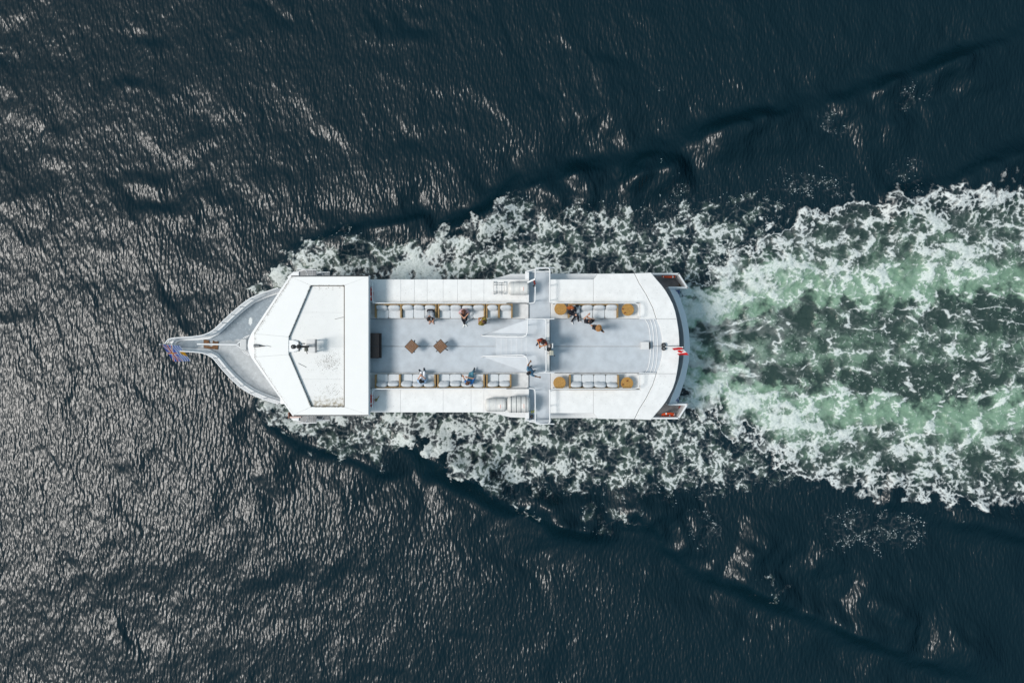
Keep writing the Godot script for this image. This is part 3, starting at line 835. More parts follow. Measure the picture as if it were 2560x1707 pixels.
	slab(n3, "shelf", [722, 1030, 752, 1030, 752, 1041, 722, 1041], 4.36, 4.42, paint("board_brown", Color.RED), 0.01)
	var ls := begin()
	lathe(ls, [0.0, 0.0, 0.09, 0.01, 0.09, 0.16, 0.05, 0.2, 0.0, 0.21], at(744, 1040, 4.43), 14)
	part(n3, "lamp", ls, paint("lamp_red", Color.RED))
	# horn on the brow
	var hp := at(640, 864, 5.65)
	var hn := thing("horn", "dark horn lying on the wheelhouse brow", "horn", Vector3(hp.x, 5.6, hp.z))
	var hs := begin()
	tube(hs, path3([634, 864, 5.68, 648, 864.5, 5.68]), 0.085, 12, 0.06)
	part(hn, "barrel", hs, STEEL)
	hs = begin()
	tube(hs, path3([648, 864.5, 5.68, 652, 864.8, 5.68, 663, 865, 5.66]), 0.05, 10, 0.012)
	part(hn, "stem", hs, DARK)
	hs = begin()
	box(hs, at(642, 864, 5.62), Vector3(0.2, 0.06, 0.14), Basis.IDENTITY, 0.01)
	part(hn, "bracket", hs, DARK)
	# mast with lanterns and radar
	var mp := at(766, 866, 5.45)
	var mt := thing("radar_mast", "black mast with two lanterns and a radar bar on the wheelhouse", "mast", mp)
	var ms := begin()
	tube(ms, PackedVector3Array([mp, Vector3(mp.x - 0.05, 7.7, mp.z)]), 0.05, 10, 0.035)
	part(mt, "pole", ms, DARK)
	for h in [6.62, 7.62]:
		ms = begin()
		var lp := Vector3(mp.x - 0.06, h, mp.z)
		lathe(ms, [0.07, -0.02, 0.11, 0.0, 0.11, 0.05, 0.085, 0.06, 0.085, 0.16, 0.11, 0.17, 0.11, 0.20, 0.04, 0.23, 0.0, 0.23], lp, 18)
		var lan := part(mt, "lantern", ms, DARK)
		ms = begin()
		lathe(ms, [0.0, 0.232, 0.03, 0.232, 0.03, 0.25, 0.0, 0.26], lp, 10)
		part(lan, "cap", ms, STEEL)
	ms = begin()
	box(ms, Vector3(mp.x + 0.1, 6.35, mp.z), Vector3(0.5, 0.05, 0.1), Basis.IDENTITY, 0.01)
	box(ms, Vector3(mp.x + 0.02, 7.0, mp.z - 0.02), Vector3(0.06, 0.05, 0.5), Basis.IDENTITY, 0.01)
	part(mt, "spreader", ms, DARK)
	slab(mt, "plate", [765, 849, 787, 848, 787, 882, 765, 882], 5.45, 5.50, PALE, 0.01)
	slab(mt, "radar_bar", [788, 848, 791, 848, 791, 881, 788, 881], 6.0, 6.08, STEEL, 0.012)
	slab(mt, "radar_back", [786, 848, 787.6, 848, 787.6, 882, 786, 882], 5.9, 6.02, paint("radar_grey", Color(0.42, 0.43, 0.45), 0.5), 0.01)
	rail(mt, "strut", [765, 861, 6.3, 788, 861, 6.04], 0.018, 0.1, STEEL)
	rail(mt, "strut", [765, 866, 6.3, 789, 866, 6.04], 0.018, 0.1, DARK)
	rail(mt, "strut", [752, 858.5, 6.9, 762, 859, 6.6], 0.025, 0.1, DARK)
	rail(mt, "radar_leg", [789.5, 851, 5.45, 789.5, 851, 6.0], 0.03, 0.1, STEEL)
	rail(mt, "radar_leg", [789.5, 878, 5.45, 789.5, 878, 6.0], 0.03, 0.1, STEEL)
	slab(mt, "loudhailer", [760, 869, 767, 869, 767, 878, 760, 878], 6.1, 6.35, paint("mast_green_grey", Color(0.06, 0.07, 0.055), 0.5), 0.02)
	rail(mt, "aerial", [765, 876, 6.3, 767.5, 884, 5.9], 0.022, 0.1, DARK)
	# brown mat on the foredeck with its cut-outs
	var bm := at(525, 861, 2.6)
	var mat := thing("anchor_mat", "brown wooden anchor pad with notches under the bow boom", "mat", Vector3(bm.x, 2.6, bm.z))
	var mb := paint("mat_brown", Color(0.235, 0.105, 0.035), 0.8, 0.4, 1.6)
	slab(mat, "board", [508, 849, 521, 850.5, 522, 857, 527, 858, 527, 863, 521, 863.5, 520, 864, 508, 865.5], 2.602, 2.66, mb, 0.006)
	slab(mat, "board", [531, 851, 535, 854, 545, 853.5, 544, 859, 544, 862, 532, 862, 530, 858], 2.602, 2.66, mb, 0.006)
	slab(mat, "board", [508, 866, 520, 865, 527, 867, 532, 863, 544, 862.6, 543.5, 873.5, 526, 872, 508, 869.5], 2.602, 2.66, mb, 0.006)
	# bow flag
	var b0 := at(454, 860.5, 2.75)
	var top := Vector3(b0.x - 0.62, 4.1, b0.z)
	var fs := staff("bow_flag", "red white and blue flag with wavy stripes and sun at the bow", b0, top)
	flag_cloth(fs, provincial_flag(), top + Vector3(0.05, -0.12, 0.02), Vector3(0.72, -0.60, 0.05), Vector3(0.62, -0.02, 0.90), Vector3(0.02, 0.05, -0.02), "provincial_flag_print")
	# stern flag with the twin stern lamps
	var s0 := at(1656, 866.5, 4.4)
	var stp := Vector3(s0.x + 0.85, 5.5, s0.z + 0.02)
	var sf := staff("stern_flag", "red and white flag with red leaf on raked staff at the stern", s0, stp)
	flag_cloth(sf, national_flag(), stp - Vector3(0.05, 0.06, 0), Vector3(-0.40, -0.48, 0.06), Vector3(0.50, -0.50, 0.42), Vector3(0.03, 0.08, 0.06), "national_flag_print")
	for v in [862.3, 870.8]:
		var q := at(1660, v, 4.55)
		var sl := thing("stern_lamp", "black stern lamp beside the flagstaff, %s" % ("nearer the occupied sofa" if v < 866 else "nearer the empty sofa"), "lamp", Vector3(q.x, 4.4, q.z), "twin stern lamps")
		var s2 := begin()
		lathe(s2, [0.0, 0.0, 0.10, 0.0, 0.115, 0.03, 0.115, 0.16, 0.09, 0.20, 0.05, 0.21, 0.0, 0.21], Vector3(q.x, 4.4, q.z), 18)
		part(sl, "housing", s2, DARK)
		s2 = begin()
		lathe(s2, [0.0, 0.212, 0.045, 0.212, 0.04, 0.235, 0.0, 0.24], Vector3(q.x, 4.4, q.z), 14)
		part(sl, "lens", s2, STEEL)
	# pair of deck plates aft
	# bags beside the red-haired passenger
	var gb := at(1443, 774, 4.75)
	var gp := thing("backpack", "grey backpack lying on the aft sofa beside red haired person", "bag", Vector3(gb.x, 4.52, gb.z))
	var bs := begin()
	puff(bs, Vector3(gb.x, 4.66, gb.z), Vector3(0.30, 0.26, 0.38), Basis(Vector3.UP, 0.12), 0.5, 20, 10)
	part(gp, "bag_body", bs, paint("bag_grey", Color(0.36, 0.40, 0.44), 0.8, 0.2, 4.0))
	bs = begin()
	puff(bs, Vector3(gb.x + 0.0, 4.72, gb.z - 0.20), Vector3(0.20, 0.14, 0.14), Basis.IDENTITY, 0.6, 16, 8)
	part(gp, "flap", bs, paint("bag_black", Color(0.012, 0.013, 0.018), 0.8))

func make_people() -> void:
	var DK := Color(0.008, 0.010, 0.016)
	var SK := Color(0.50, 0.27, 0.18)
	var TAN := Color(0.36, 0.17, 0.09)
	var cast := [
		["person in grey top bent forward on the sofa nearest the wheelhouse", 1076, 796.5, 4.0, -PI / 2, sitting({
			chest = Vector3(-0.22, 0.85, -0.03), neck = Vector3(-0.06, 0.99, 0.02), head = Vector3(0.04, 1.07, 0.05), look = Vector3(0.7, -0.7, 0.2), twist = 0.1,
			elbow_l = Vector3(-0.05, 0.74, -0.24), elbow_r = Vector3(-0.02, 0.72, 0.20), wrist_l = Vector3(0.10, 0.68, -0.16), wrist_r = Vector3(0.12, 0.70, 0.06),
			knee_l = Vector3(0.06, 0.58, -0.13), knee_r = Vector3(0.08, 0.58, 0.05), ankle_l = Vector3(0.12, 0.085, -0.06), ankle_r = Vector3(0.12, 0.085, 0.05)}),
			{top = Color(0.34, 0.36, 0.39), low = DK, skin = SK, shoe = Color(0.45, 0.30, 0.26), hair = Color(0.02, 0.012, 0.012)}],
		["person in pink top with long brown hair looking at a phone", 1161, 796.5, 4.0, -PI / 2, sitting({
			head = Vector3(-0.30, 1.24, 0.0), look = Vector3(0.9, -0.6, 0), elbow_l = Vector3(-0.30, 0.80, -0.26), elbow_r = Vector3(-0.30, 0.80, 0.26), wrist_l = Vector3(-0.07, 0.80, -0.06), wrist_r = Vector3(-0.07, 0.80, 0.06), curl = 1.0,
			knee_l = Vector3(0.05, 0.57, -0.10), knee_r = Vector3(0.05, 0.57, 0.09), ankle_l = Vector3(0.22, 0.09, 0.06), ankle_r = Vector3(0.26, 0.085, 0.02), toe_l = Vector3(0.38, 0.035, -0.10), toe_r = Vector3(0.44, 0.035, 0.10),
			locks = [[Vector3(-0.06, 0, -0.05), Vector3(-0.09, -0.26, -0.10), 0.07, 0.05], [Vector3(-0.06, 0, 0.05), Vector3(-0.08, -0.26, 0.10), 0.07, 0.05], [Vector3(-0.08, 0.0, 0.0), Vector3(-0.13, -0.25, 0.0), 0.07, 0.06], [Vector3(0.0, 0.02, -0.08), Vector3(0.10, -0.22, -0.11), 0.04, 0.03]]}),
			{top = Color(0.66, 0.42, 0.44), low = DK, skin = SK, shoe = Color(0.78, 0.78, 0.76), hair = Color(0.13, 0.045, 0.025)}],
		["standing person in olive top with dark brown hair by the four seat sofa", 1207.5, 803.5, 4.0, deg_to_rad(140), standing({
			chest = Vector3(-0.01, 1.25, 0), head = Vector3(-0.05, 1.59, 0.02), look = Vector3(1, 0.1, 0), elbow_l = Vector3(0.08, 1.16, -0.24), elbow_r = Vector3(0.08, 1.16, 0.24), wrist_l = Vector3(0.20, 1.30, -0.09), wrist_r = Vector3(0.20, 1.30, 0.07), curl = 1.0,
			locks = [[Vector3(-0.05, 0, 0), Vector3(-0.10, -0.13, 0.0), 0.09, 0.07]]}),
			{top = Color(0.21, 0.155, 0.02), girth = 1.3, low = Color(0.10, 0.07, 0.03), skin = TAN, shoe = Color(0.1, 0.08, 0.06), hair = Color(0.030, 0.010, 0.006)}],
		["red haired person in black clothes and white shoes on the aft sofa", 1433, 796.5, 4.0, -PI / 2 + 0.10, sitting({
			pelvis = Vector3(-0.36, 0.59, 0.08), chest = Vector3(-0.45, 0.88, 0.06), neck = Vector3(-0.53, 1.06, 0.05), head = Vector3(-0.56, 1.19, 0.03), look = Vector3(0.6, -0.4, -0.6), twist = 0.35,
			knee_l = Vector3(-0.06, 0.60, -0.26), knee_r = Vector3(-0.14, 0.60, -0.14), ankle_l = Vector3(0.14, 0.085, -0.30), ankle_r = Vector3(0.12, 0.085, 0.06), toe_l = Vector3(0.20, 0.035, -0.46), toe_r = Vector3(0.28, 0.035, 0.0),
			elbow_l = Vector3(-0.36, 0.76, -0.16), elbow_r = Vector3(-0.40, 0.74, 0.22), wrist_l = Vector3(-0.22, 0.70, -0.16), wrist_r = Vector3(-0.24, 0.64, 0.18),
			locks = [[Vector3(-0.03, 0, 0.05), Vector3(0.02, -0.15, 0.16), 0.085, 0.08], [Vector3(-0.05, 0, 0.08), Vector3(-0.02, -0.13, 0.22), 0.07, 0.07]]}),
			{top = DK, low = DK, skin = Color(0.58, 0.34, 0.25), fore = DK, shoe = Color(0.74, 0.72, 0.72), hair = Color(0.30, 0.075, 0.014)}],
		["standing person in black shirt reaching over the aft sofa seats", 1474, 803.5, 4.0, PI / 2, standing({
			chest = Vector3(0.01, 1.26, 0), head = Vector3(-0.02, 1.60, 0), look = Vector3(1, 0.2, 0), elbow_l = Vector3(0.16, 1.28, -0.26), wrist_l = Vector3(0.33, 1.34, -0.08), elbow_r = Vector3(0.08, 1.16, 0.25), wrist_r = Vector3(0.18, 1.18, 0.02), palm_back = Vector3(-0.3, 1, 0)}),
			{top = DK, sleeve = DK, upper = SK, low = Color(0.02, 0.02, 0.03), skin = SK, shoe = DK, hair = Color(0.012, 0.008, 0.014)}],
		["standing person in straw hat and black top with hands on hips", 1494.5, 821.5, 4.0, deg_to_rad(65), standing({
			elbow_l = Vector3(0.02, 1.18, -0.36), elbow_r = Vector3(-0.02, 1.18, 0.36), wrist_l = Vector3(0.12, 1.02, -0.17), wrist_r = Vector3(0.12, 1.02, 0.17), chest = Vector3(0, 1.25, 0)}),
			{top = Color(0.006, 0.006, 0.010), upper = SK, low = Color(0.015, 0.02, 0.05), skin = SK, shoe = DK, hair = Color(0.06, 0.03, 0.01)}],
		["standing person in red top looking at a phone by the steering stand", 1357.5, 852, 4.9, deg_to_rad(-115), standing({
			head = Vector3(0.07, 1.57, 0), look = Vector3(0.8, -0.7, 0), elbow_l = Vector3(0.08, 1.14, -0.26), elbow_r = Vector3(0.08, 1.14, 0.26), wrist_l = Vector3(0.27, 1.16, -0.06), wrist_r = Vector3(0.27, 1.16, 0.06), curl = 1.0,
			ankle_r = Vector3(0.16, 0.085, 0.14), toe_r = Vector3(0.34, 0.035, 0.17), knee_r = Vector3(0.16, 0.50, 0.12),
			locks = [[Vector3(-0.05, 0, 0), Vector3(-0.08, 0.04, -0.08), 0.07, 0.06]]}),
			{top = Color(0.26, 0.035, 0.018), upper = Color(0.48, 0.21, 0.09), low = DK, skin = Color(0.50, 0.22, 0.10), shoe = Color(0.02, 0.03, 0.06), hair = Color(0.035, 0.014, 0.008)}],
		["standing person in blue shirt with both arms out along the rails", 1328, 927, 4.9, deg_to_rad(38), standing({
			chest = Vector3(-0.06, 1.22, 0), neck = Vector3(-0.12, 1.40, 0), head = Vector3(-0.16, 1.52, 0.0), look = Vector3(1, 0.1, 0), elbow_l = Vector3(0.06, 1.12, -0.32), wrist_l = Vector3(0.24, 0.96, -0.38), elbow_r = Vector3(0.0, 1.12, 0.36), wrist_r = Vector3(0.12, 0.96, 0.52)}),
			{top = Color(0.10, 0.22, 0.33), upper = TAN, low = Color(0.06, 0.12, 0.20), skin = TAN, shoe = Color(0.03, 0.04, 0.05), hair = Color(0.008, 0.009, 0.015)}],
		["black haired person in pale blue top and white trousers with phone", 1057, 934.5, 4.0, PI / 2, sitting({
			head = Vector3(-0.33, 1.23, -0.04), look = Vector3(0.9, -0.4, 0), elbow_l = Vector3(-0.30, 0.86, -0.24), elbow_r = Vector3(-0.28, 0.82, 0.22), wrist_l = Vector3(-0.10, 1.0, -0.10), wrist_r = Vector3(-0.10, 0.98, 0.02), curl = 1.0,
			knee_l = Vector3(0.08, 0.58, -0.09), knee_r = Vector3(0.08, 0.58, 0.08), ankle_l = Vector3(0.04, 0.085, -0.16), ankle_r = Vector3(0.10, 0.085, 0.02), toe_l = Vector3(0.20, 0.035, -0.26), toe_r = Vector3(0.28, 0.035, 0.0),
			locks = [[Vector3(-0.05, 0.0, 0.02), Vector3(-0.06, -0.16, 0.13), 0.085, 0.07]]}),
			{top = Color(0.40, 0.56, 0.76), low = Color(0.76, 0.78, 0.82), skin = SK, shoe = Color(0.01, 0.012, 0.02), hair = Color(0.006, 0.008, 0.014)}],
		["brown haired person in blue top and teal trousers holding camera", 1178, 934.5, 4.0, PI / 2 - 0.12, sitting({
			chest = Vector3(-0.42, 0.90, -0.02), head = Vector3(-0.45, 1.22, -0.10), neck = Vector3(-0.43, 1.09, -0.05), look = Vector3(0.8, -0.1, -0.5), elbow_l = Vector3(-0.36, 0.84, -0.26), elbow_r = Vector3(-0.22, 0.88, 0.20), wrist_l = Vector3(-0.20, 1.0, -0.36), wrist_r = Vector3(-0.18, 1.0, -0.14), curl = 1.2,
			knee_l = Vector3(0.02, 0.60, -0.06), knee_r = Vector3(0.08, 0.66, 0.06), ankle_l = Vector3(0.10, 0.085, 0.06), ankle_r = Vector3(0.16, 0.24, 0.10), toe_l = Vector3(0.26, 0.035, 0.10), toe_r = Vector3(0.32, 0.20, 0.12),
			locks = [[Vector3(-0.05, 0, -0.03), Vector3(-0.07, -0.17, -0.06), 0.085, 0.07]]}),
			{top = Color(0.03, 0.17, 0.45), low = Color(0.07, 0.20, 0.27), skin = SK, shoe = Color(0.015, 0.018, 0.022), hair = Color(0.085, 0.035, 0.018)}],
	]
	var made := []
	made.resize(cast.size())
	var id := WorkerThreadPool.add_group_task(func(k): made[k] = figure(cast[k][5], cast[k][6]), cast.size())
	WorkerThreadPool.wait_for_group_task_completion(id)
	var skin := StandardMaterial3D.new()
	skin.resource_name = "clothes_and_skin"
	skin.vertex_color_use_as_albedo = true
	skin.roughness = 0.8
	var hair := StandardMaterial3D.new()
	hair.resource_name = "hair"
	hair.vertex_color_use_as_albedo = true
	hair.roughness = 0.55
	for k in cast.size():
		var c: Array = cast[k]
		var p := at(c[1], c[2], c[3] + (0.5 if k in [0, 1, 3, 8, 9] else 1.3))
		var t := thing("person", c[0], "person", Vector3(p.x, c[3], p.z), "passengers on the sun deck", c[4])
		local_part(t, "body", to_mesh(made[k].body), skin)
		local_part(t, "hair", to_mesh(made[k].hair), hair)
		if k == 5:
			var hd: Vector3 = c[5].head
			var st := begin()
			var straw := paint("straw", Color(0.50, 0.24, 0.08), 0.8, 0.3, 6.0)
			lathe(st, [0.17, 0.055, 0.172, 0.065, 0.10, 0.085, 0.095, 0.15, 0.07, 0.165, 0.0, 0.16], Vector3(hd.x - 0.01, hd.y, hd.z), 24, Basis().scaled(Vector3(1.08, 1, 0.92)))
			local_part(t, "straw_hat", st.commit(), straw)
			st = begin()
			lathe(st, [0.103, 0.085, 0.105, 0.088, 0.101, 0.11, 0.099, 0.112], Vector3(hd.x - 0.01, hd.y, hd.z), 24, Basis().scaled(Vector3(1.08, 1, 0.92)))
			local_part(t, "hat_band", st.commit(), paint("hat_band", Color(0.14, 0.05, 0.02), 0.8))
		if k in [1, 6, 8, 9]:
			# the phone in the hands, a thing of its own
			var m: Vector3 = ((c[5].wrist_l as Vector3) + (c[5].wrist_r as Vector3)) * 0.5 + Vector3(0.08, 0.0, 0)
			if k == 9: m = (c[5].wrist_l as Vector3) + Vector3(0.06, 0.02, -0.07)
			var w := t.transform * m
			var label: String = ["", "black phone held by the person in pink top", "", "", "", "", "black phone held by the person in red top", "", "black phone held by the person in pale blue top", "black camera held by the person in teal trousers"][k]
			var ph := thing("photo_camera" if k == 9 else "phone", label, "camera" if k == 9 else "phone", w)
			var st := begin()
			var bb := Basis(Vector3.UP, c[4]) * Basis(Vector3.BACK, 0.5)
			box(st, w, Vector3(0.15, 0.012, 0.075) if k != 9 else Vector3(0.07, 0.07, 0.11), bb, 0.004)
			part(ph, "case", st, DARK)
			st = begin()
			box(st, w + bb * Vector3(0, 0.008 if k != 9 else 0.038, 0), Vector3(0.13, 0.003, 0.065) if k != 9 else Vector3(0.03, 0.008, 0.05), bb)
			part(ph, "screen", st, paint("screen_glass", Color(0.02, 0.022, 0.03), 0.1))
# ------------------------------------------------------------------ people
# Each figure is one continuous skin: distances to tapered bones, joined smoothly and meshed as surface nets.

func net(bones: Array, cell: float, join: float, out: Dictionary) -> void:
	# bones: [a, b, radius a, radius b, colour]; appends to out.v, out.n, out.c, out.i
	var lo := Vector3.ONE * 1e9
	var hi := -lo
	for q in bones:
		var r := Vector3.ONE * (maxf(q[2], q[3]) + cell * 3.0 + join)
		lo = lo.min(q[0] - r).min(q[1] - r)
		hi = hi.max(q[0] + r).max(q[1] + r)
	var n := Vector3i(((hi - lo) / cell).ceil()) + Vector3i.ONE
	var f := PackedFloat32Array(); f.resize(n.x * n.y * n.z); f.fill(1.0)
	var who := PackedByteArray(); who.resize(f.size())
	var near := PackedFloat32Array(); near.resize(f.size()); near.fill(1.0)
	for bi in bones.size():
		var q: Array = bones[bi]
		var a: Vector3 = q[0]; var d: Vector3 = q[1] - q[0]
		var ra: float = q[2]; var rb: float = q[3]
		var dd := maxf(d.length_squared(), 1e-9)
		var r := Vector3.ONE * (maxf(ra, rb) + cell * 2.0 + join)
		var l0 := Vector3i(((q[0] as Vector3).min(q[1]) - r - lo) / cell)
		var h0 := Vector3i(((q[0] as Vector3).max(q[1]) + r - lo) / cell)
		for z in range(maxi(l0.z, 0), mini(h0.z + 1, n.z)):
			for y in range(maxi(l0.y, 0), mini(h0.y + 1, n.y)):
				for x in range(maxi(l0.x, 0), mini(h0.x + 1, n.x)):
					var p := lo + Vector3(x, y, z) * cell - a
					var t := clampf(p.dot(d) / dd, 0.0, 1.0)
					var e := (p - d * t).length() - lerpf(ra, rb, t)
					var i := (z * n.y + y) * n.x + x
					if e < near[i]:
						near[i] = e
						who[i] = bi
					var g := f[i]
					var h := maxf(join - absf(g - e), 0.0) / join
					f[i] = minf(g, e) - h * h * join * 0.25
	var at_cell := {}
	var base: int = out.v.size()
	var sy := n.x; var sz := n.x * n.y
	for z in n.z - 1:
		for y in n.y - 1:
			for x in n.x - 1:
				var i := (z * n.y + y) * n.x + x
				if absf(f[i]) > cell * 2.2: continue
				var mask := 0
				var sum := Vector3.ZERO
				var cnt := 0
				for k in 8:
					if f[i + (k & 1) + ((k >> 1) & 1) * sy + (k >> 2) * sz] < 0.0: mask |= 1 << k
				if mask == 0 or mask == 255: continue
				for k in 8:
					for ax in [1, 2, 4]:
						if k & ax: continue
						var k2: int = k | ax
						if ((mask >> k) & 1) == ((mask >> k2) & 1): continue
						var va := f[i + (k & 1) + ((k >> 1) & 1) * sy + (k >> 2) * sz]
						var vb := f[i + (k2 & 1) + ((k2 >> 1) & 1) * sy + (k2 >> 2) * sz]
						var t := va / (va - vb)
						sum += Vector3(k & 1, (k >> 1) & 1, k >> 2).lerp(Vector3(k2 & 1, (k2 >> 1) & 1, k2 >> 2), t)
						cnt += 1
				at_cell[i] = out.v.size()
				out.v.append(lo + (Vector3(x, y, z) + sum / cnt) * cell)
				var gx := f[i + 1] - f[i] + f[i + 1 + sy + sz] - f[i + sy + sz]
				var gy := f[i + sy] - f[i] + f[i + 1 + sy + sz] - f[i + 1 + sz]
				var gz := f[i + sz] - f[i] + f[i + 1 + sy + sz] - f[i + 1 + sy]
				out.n.append(Vector3(gx, gy, gz).normalized())
				out.c.append(bones[who[i]][4])
	for i in at_cell.keys():
		var s0: bool = f[i] < 0.0
		for ax in [[1, sy, sz], [sy, sz, 1], [sz, 1, sy]]:
			if (f[i + ax[0]] < 0.0) == s0: continue
			var b: int = i - ax[1]; var c: int = i - ax[1] - ax[2]; var d: int = i - ax[2]
			if not (at_cell.has(b) and at_cell.has(c) and at_cell.has(d)): continue
			var q := [at_cell[i], at_cell[b], at_cell[c], at_cell[d]]
			if s0: q = [q[0], q[3], q[2], q[1]]
			for k in [0, 1, 2, 0, 2, 3]: out.i.append(q[k])

func hand_bones(w: Vector3, dir: Vector3, flat: Vector3, side: float, curl: float, c: Color) -> Array:
	# w: wrist, dir: along the palm, flat: out of the palm's back, side: which way the thumb leaves
	var across := dir.cross(flat).normalized() * side
	var o := []
	var palm := w + dir * 0.085
	for k in 3: o.append([w + across * (k - 1) * 0.014, palm + across * (k - 1) * 0.026, 0.020, 0.016, c])
	var lens := [0.070, 0.080, 0.075, 0.060]
	for k in 4:
		var root := palm + across * (0.030 - 0.020 * k) - dir * 0.008
		var d1 := (dir - flat * curl * 0.6).normalized()
		var d2 := (dir - flat * curl * 1.8).normalized()
		var mid: Vector3 = root + d1 * lens[k] * 0.55
		o.append([root, mid, 0.0095, 0.0088, c])
		o.append([mid, mid + d2 * lens[k] * 0.5, 0.0088, 0.0075, c])
	var tb := w + dir * 0.030 + across * 0.030
	var tm := tb + (dir * 0.6 + across * 0.75 - flat * 0.2).normalized() * 0.04
	o.append([tb - across * 0.012, tm, 0.013, 0.0105, c])
	o.append([tm, tm + (dir - flat * curl * 0.8 + across * 0.1).normalized() * 0.032, 0.0105, 0.0085, c])
	return o

func figure(J: Dictionary, C: Dictionary) -> Dictionary:
	# J: joints with x forward, y up, z to the right; C: colours
	var out := {v = PackedVector3Array(), n = PackedVector3Array(), c = PackedColorArray(), i = PackedInt32Array()}
	var B := []
	var top: Color = C.top; var low: Color = C.low; var skin: Color = C.skin; var shoe: Color = C.shoe
	var sleeve: Color = C.get("sleeve", top); var fore: Color = C.get("fore", skin); var calf: Color = C.get("calf", low)
	var pel: Vector3 = J.pelvis; var che: Vector3 = J.chest; var nek: Vector3 = J.neck
	var right := Vector3(0, 0, 1).rotated(Vector3.UP, J.get("twist", 0.0))
	var waist := pel.lerp(che, 0.45)
	var gi: float = C.get("girth", 1.0)
	for s in [-1.0, 1.0]:
		B.append([pel + right * 0.07 * s, waist + right * 0.06 * s, 0.115, 0.10, top if gi > 1.0 else low])
		B.append([waist + right * 0.06 * s, che + right * 0.085 * s, 0.10 * gi, 0.115 * gi, top])
		B.append([che + right * 0.05 * s, che.lerp(nek, 0.75) + right * 0.13 * s, 0.10 * gi, 0.055 * gi, top])
	B.append([che.lerp(nek, 0.7), nek, 0.06, 0.052, skin])
	var head: Vector3 = J.head
	B.append([nek, nek.lerp(head, 0.5), 0.05, 0.055, skin])
	for k in [["l", -1.0], ["r", 1.0]]:
		var sd: String = k[0]; var s: float = k[1]
		var hip: Vector3 = pel + right * 0.09 * s
		var knee: Vector3 = J["knee_" + sd]; var ank: Vector3 = J["ankle_" + sd]
		B.append([hip, knee, 0.092, 0.060, low])
		B.append([knee, knee.lerp(ank, 0.35), 0.060, 0.055, low])
		B.append([knee.lerp(ank, 0.35), ank, 0.053, 0.038, calf])
		var toe: Vector3 = J["toe_" + sd]
		B.append([ank + Vector3(0, -0.035, 0), ank.lerp(toe, 0.25) + Vector3(0, -0.035, 0), 0.040, 0.042, shoe])
		B.append([ank + Vector3(0, -0.04, 0), toe, 0.042, 0.032, shoe])
		var sh: Vector3 = che.lerp(nek, 0.72) + right * 0.175 * s
		var elb: Vector3 = J["elbow_" + sd]; var wr: Vector3 = J["wrist_" + sd]
		B.append([sh, sh.lerp(elb, 0.55), 0.056 * gi, 0.048 * gi, sleeve])
		B.append([sh.lerp(elb, 0.55), elb, 0.046, 0.040, C.get("upper", sleeve)])
		B.append([elb, wr, 0.040, 0.027, fore])
	net(B, 0.018, 0.035, out)
	# head with its features, on a finer grid
	var look: Vector3 = (J.look as Vector3).normalized()
	var side := look.cross(Vector3.UP).normalized()
	var up := side.cross(look).normalized()
	var H := []
	H.append([head + up * 0.030 - look * 0.018, head + up * 0.018 + look * 0.012, 0.086, 0.080, skin])
	H.append([head - up * 0.01 + look * 0.02, head - up * 0.075 + look * 0.045, 0.070, 0.036, skin])
	H.append([head - up * 0.09 - look * 0.01, nek, 0.050, 0.052, skin])
	H.append([head + up * 0.005 + look * 0.088, head - up * 0.022 + look * 0.106, 0.009, 0.014, skin])
	for s in [-1.0, 1.0]:
		H.append([head + side * 0.031 * s + look * 0.083, head + side * 0.034 * s + look * 0.083, 0.010, 0.010, Color(0.03, 0.02, 0.015)])
		H.append([head + side * 0.080 * s + up * 0.012, head + side * 0.082 * s - up * 0.025, 0.014, 0.010, skin])
		H.append([head + side * 0.012 * s - up * 0.052 + look * 0.082, head + side * 0.022 * s - up * 0.052 + look * 0.078, 0.008, 0.006, Color(0.33, 0.10, 0.08)])
	net(H, 0.009, 0.014, out)
	for k in [["l", -1.0], ["r", 1.0]]:
		var elb: Vector3 = J["elbow_" + k[0]]; var wr: Vector3 = J["wrist_" + k[0]]
		var dir := (wr - elb).normalized()
		var fl: Vector3 = J.get("palm_back", Vector3.UP)
		fl = (fl - dir * fl.dot(dir)).normalized()
		var hb := hand_bones(wr, dir, fl, -k[1], J.get("curl", 0.5), skin)
		hb.append([wr - dir * 0.05, wr, 0.028, 0.024, skin])
		net(hb, 0.006, 0.008, out)
	# hair
	var hair := {v = PackedVector3Array(), n = PackedVector3Array(), c = PackedColorArray(), i = PackedInt32Array()}
	var hc: Color = C.hair
	var hb2 := []
	hb2.append([head + up * 0.045 - look * 0.035, head + up * 0.050 + look * 0.020, 0.088, 0.068, hc])
	hb2.append([head + up * 0.02 - look * 0.05, head - up * 0.05 - look * 0.055, 0.080, 0.060, hc])
	for t in J.get("locks", []): hb2.append([head + t[0], head + t[1], t[2], t[3], hc])
	net(hb2, 0.012, 0.02, hair)
	return {body = out, hair = hair}

func to_mesh(d: Dictionary) -> ArrayMesh:
	var a := []
	a.resize(Mesh.ARRAY_MAX)
	a[Mesh.ARRAY_VERTEX] = d.v; a[Mesh.ARRAY_NORMAL] = d.n; a[Mesh.ARRAY_COLOR] = d.c; a[Mesh.ARRAY_INDEX] = d.i
	var m := ArrayMesh.new()
	m.add_surface_from_arrays(Mesh.PRIMITIVE_TRIANGLES, a)
	return m

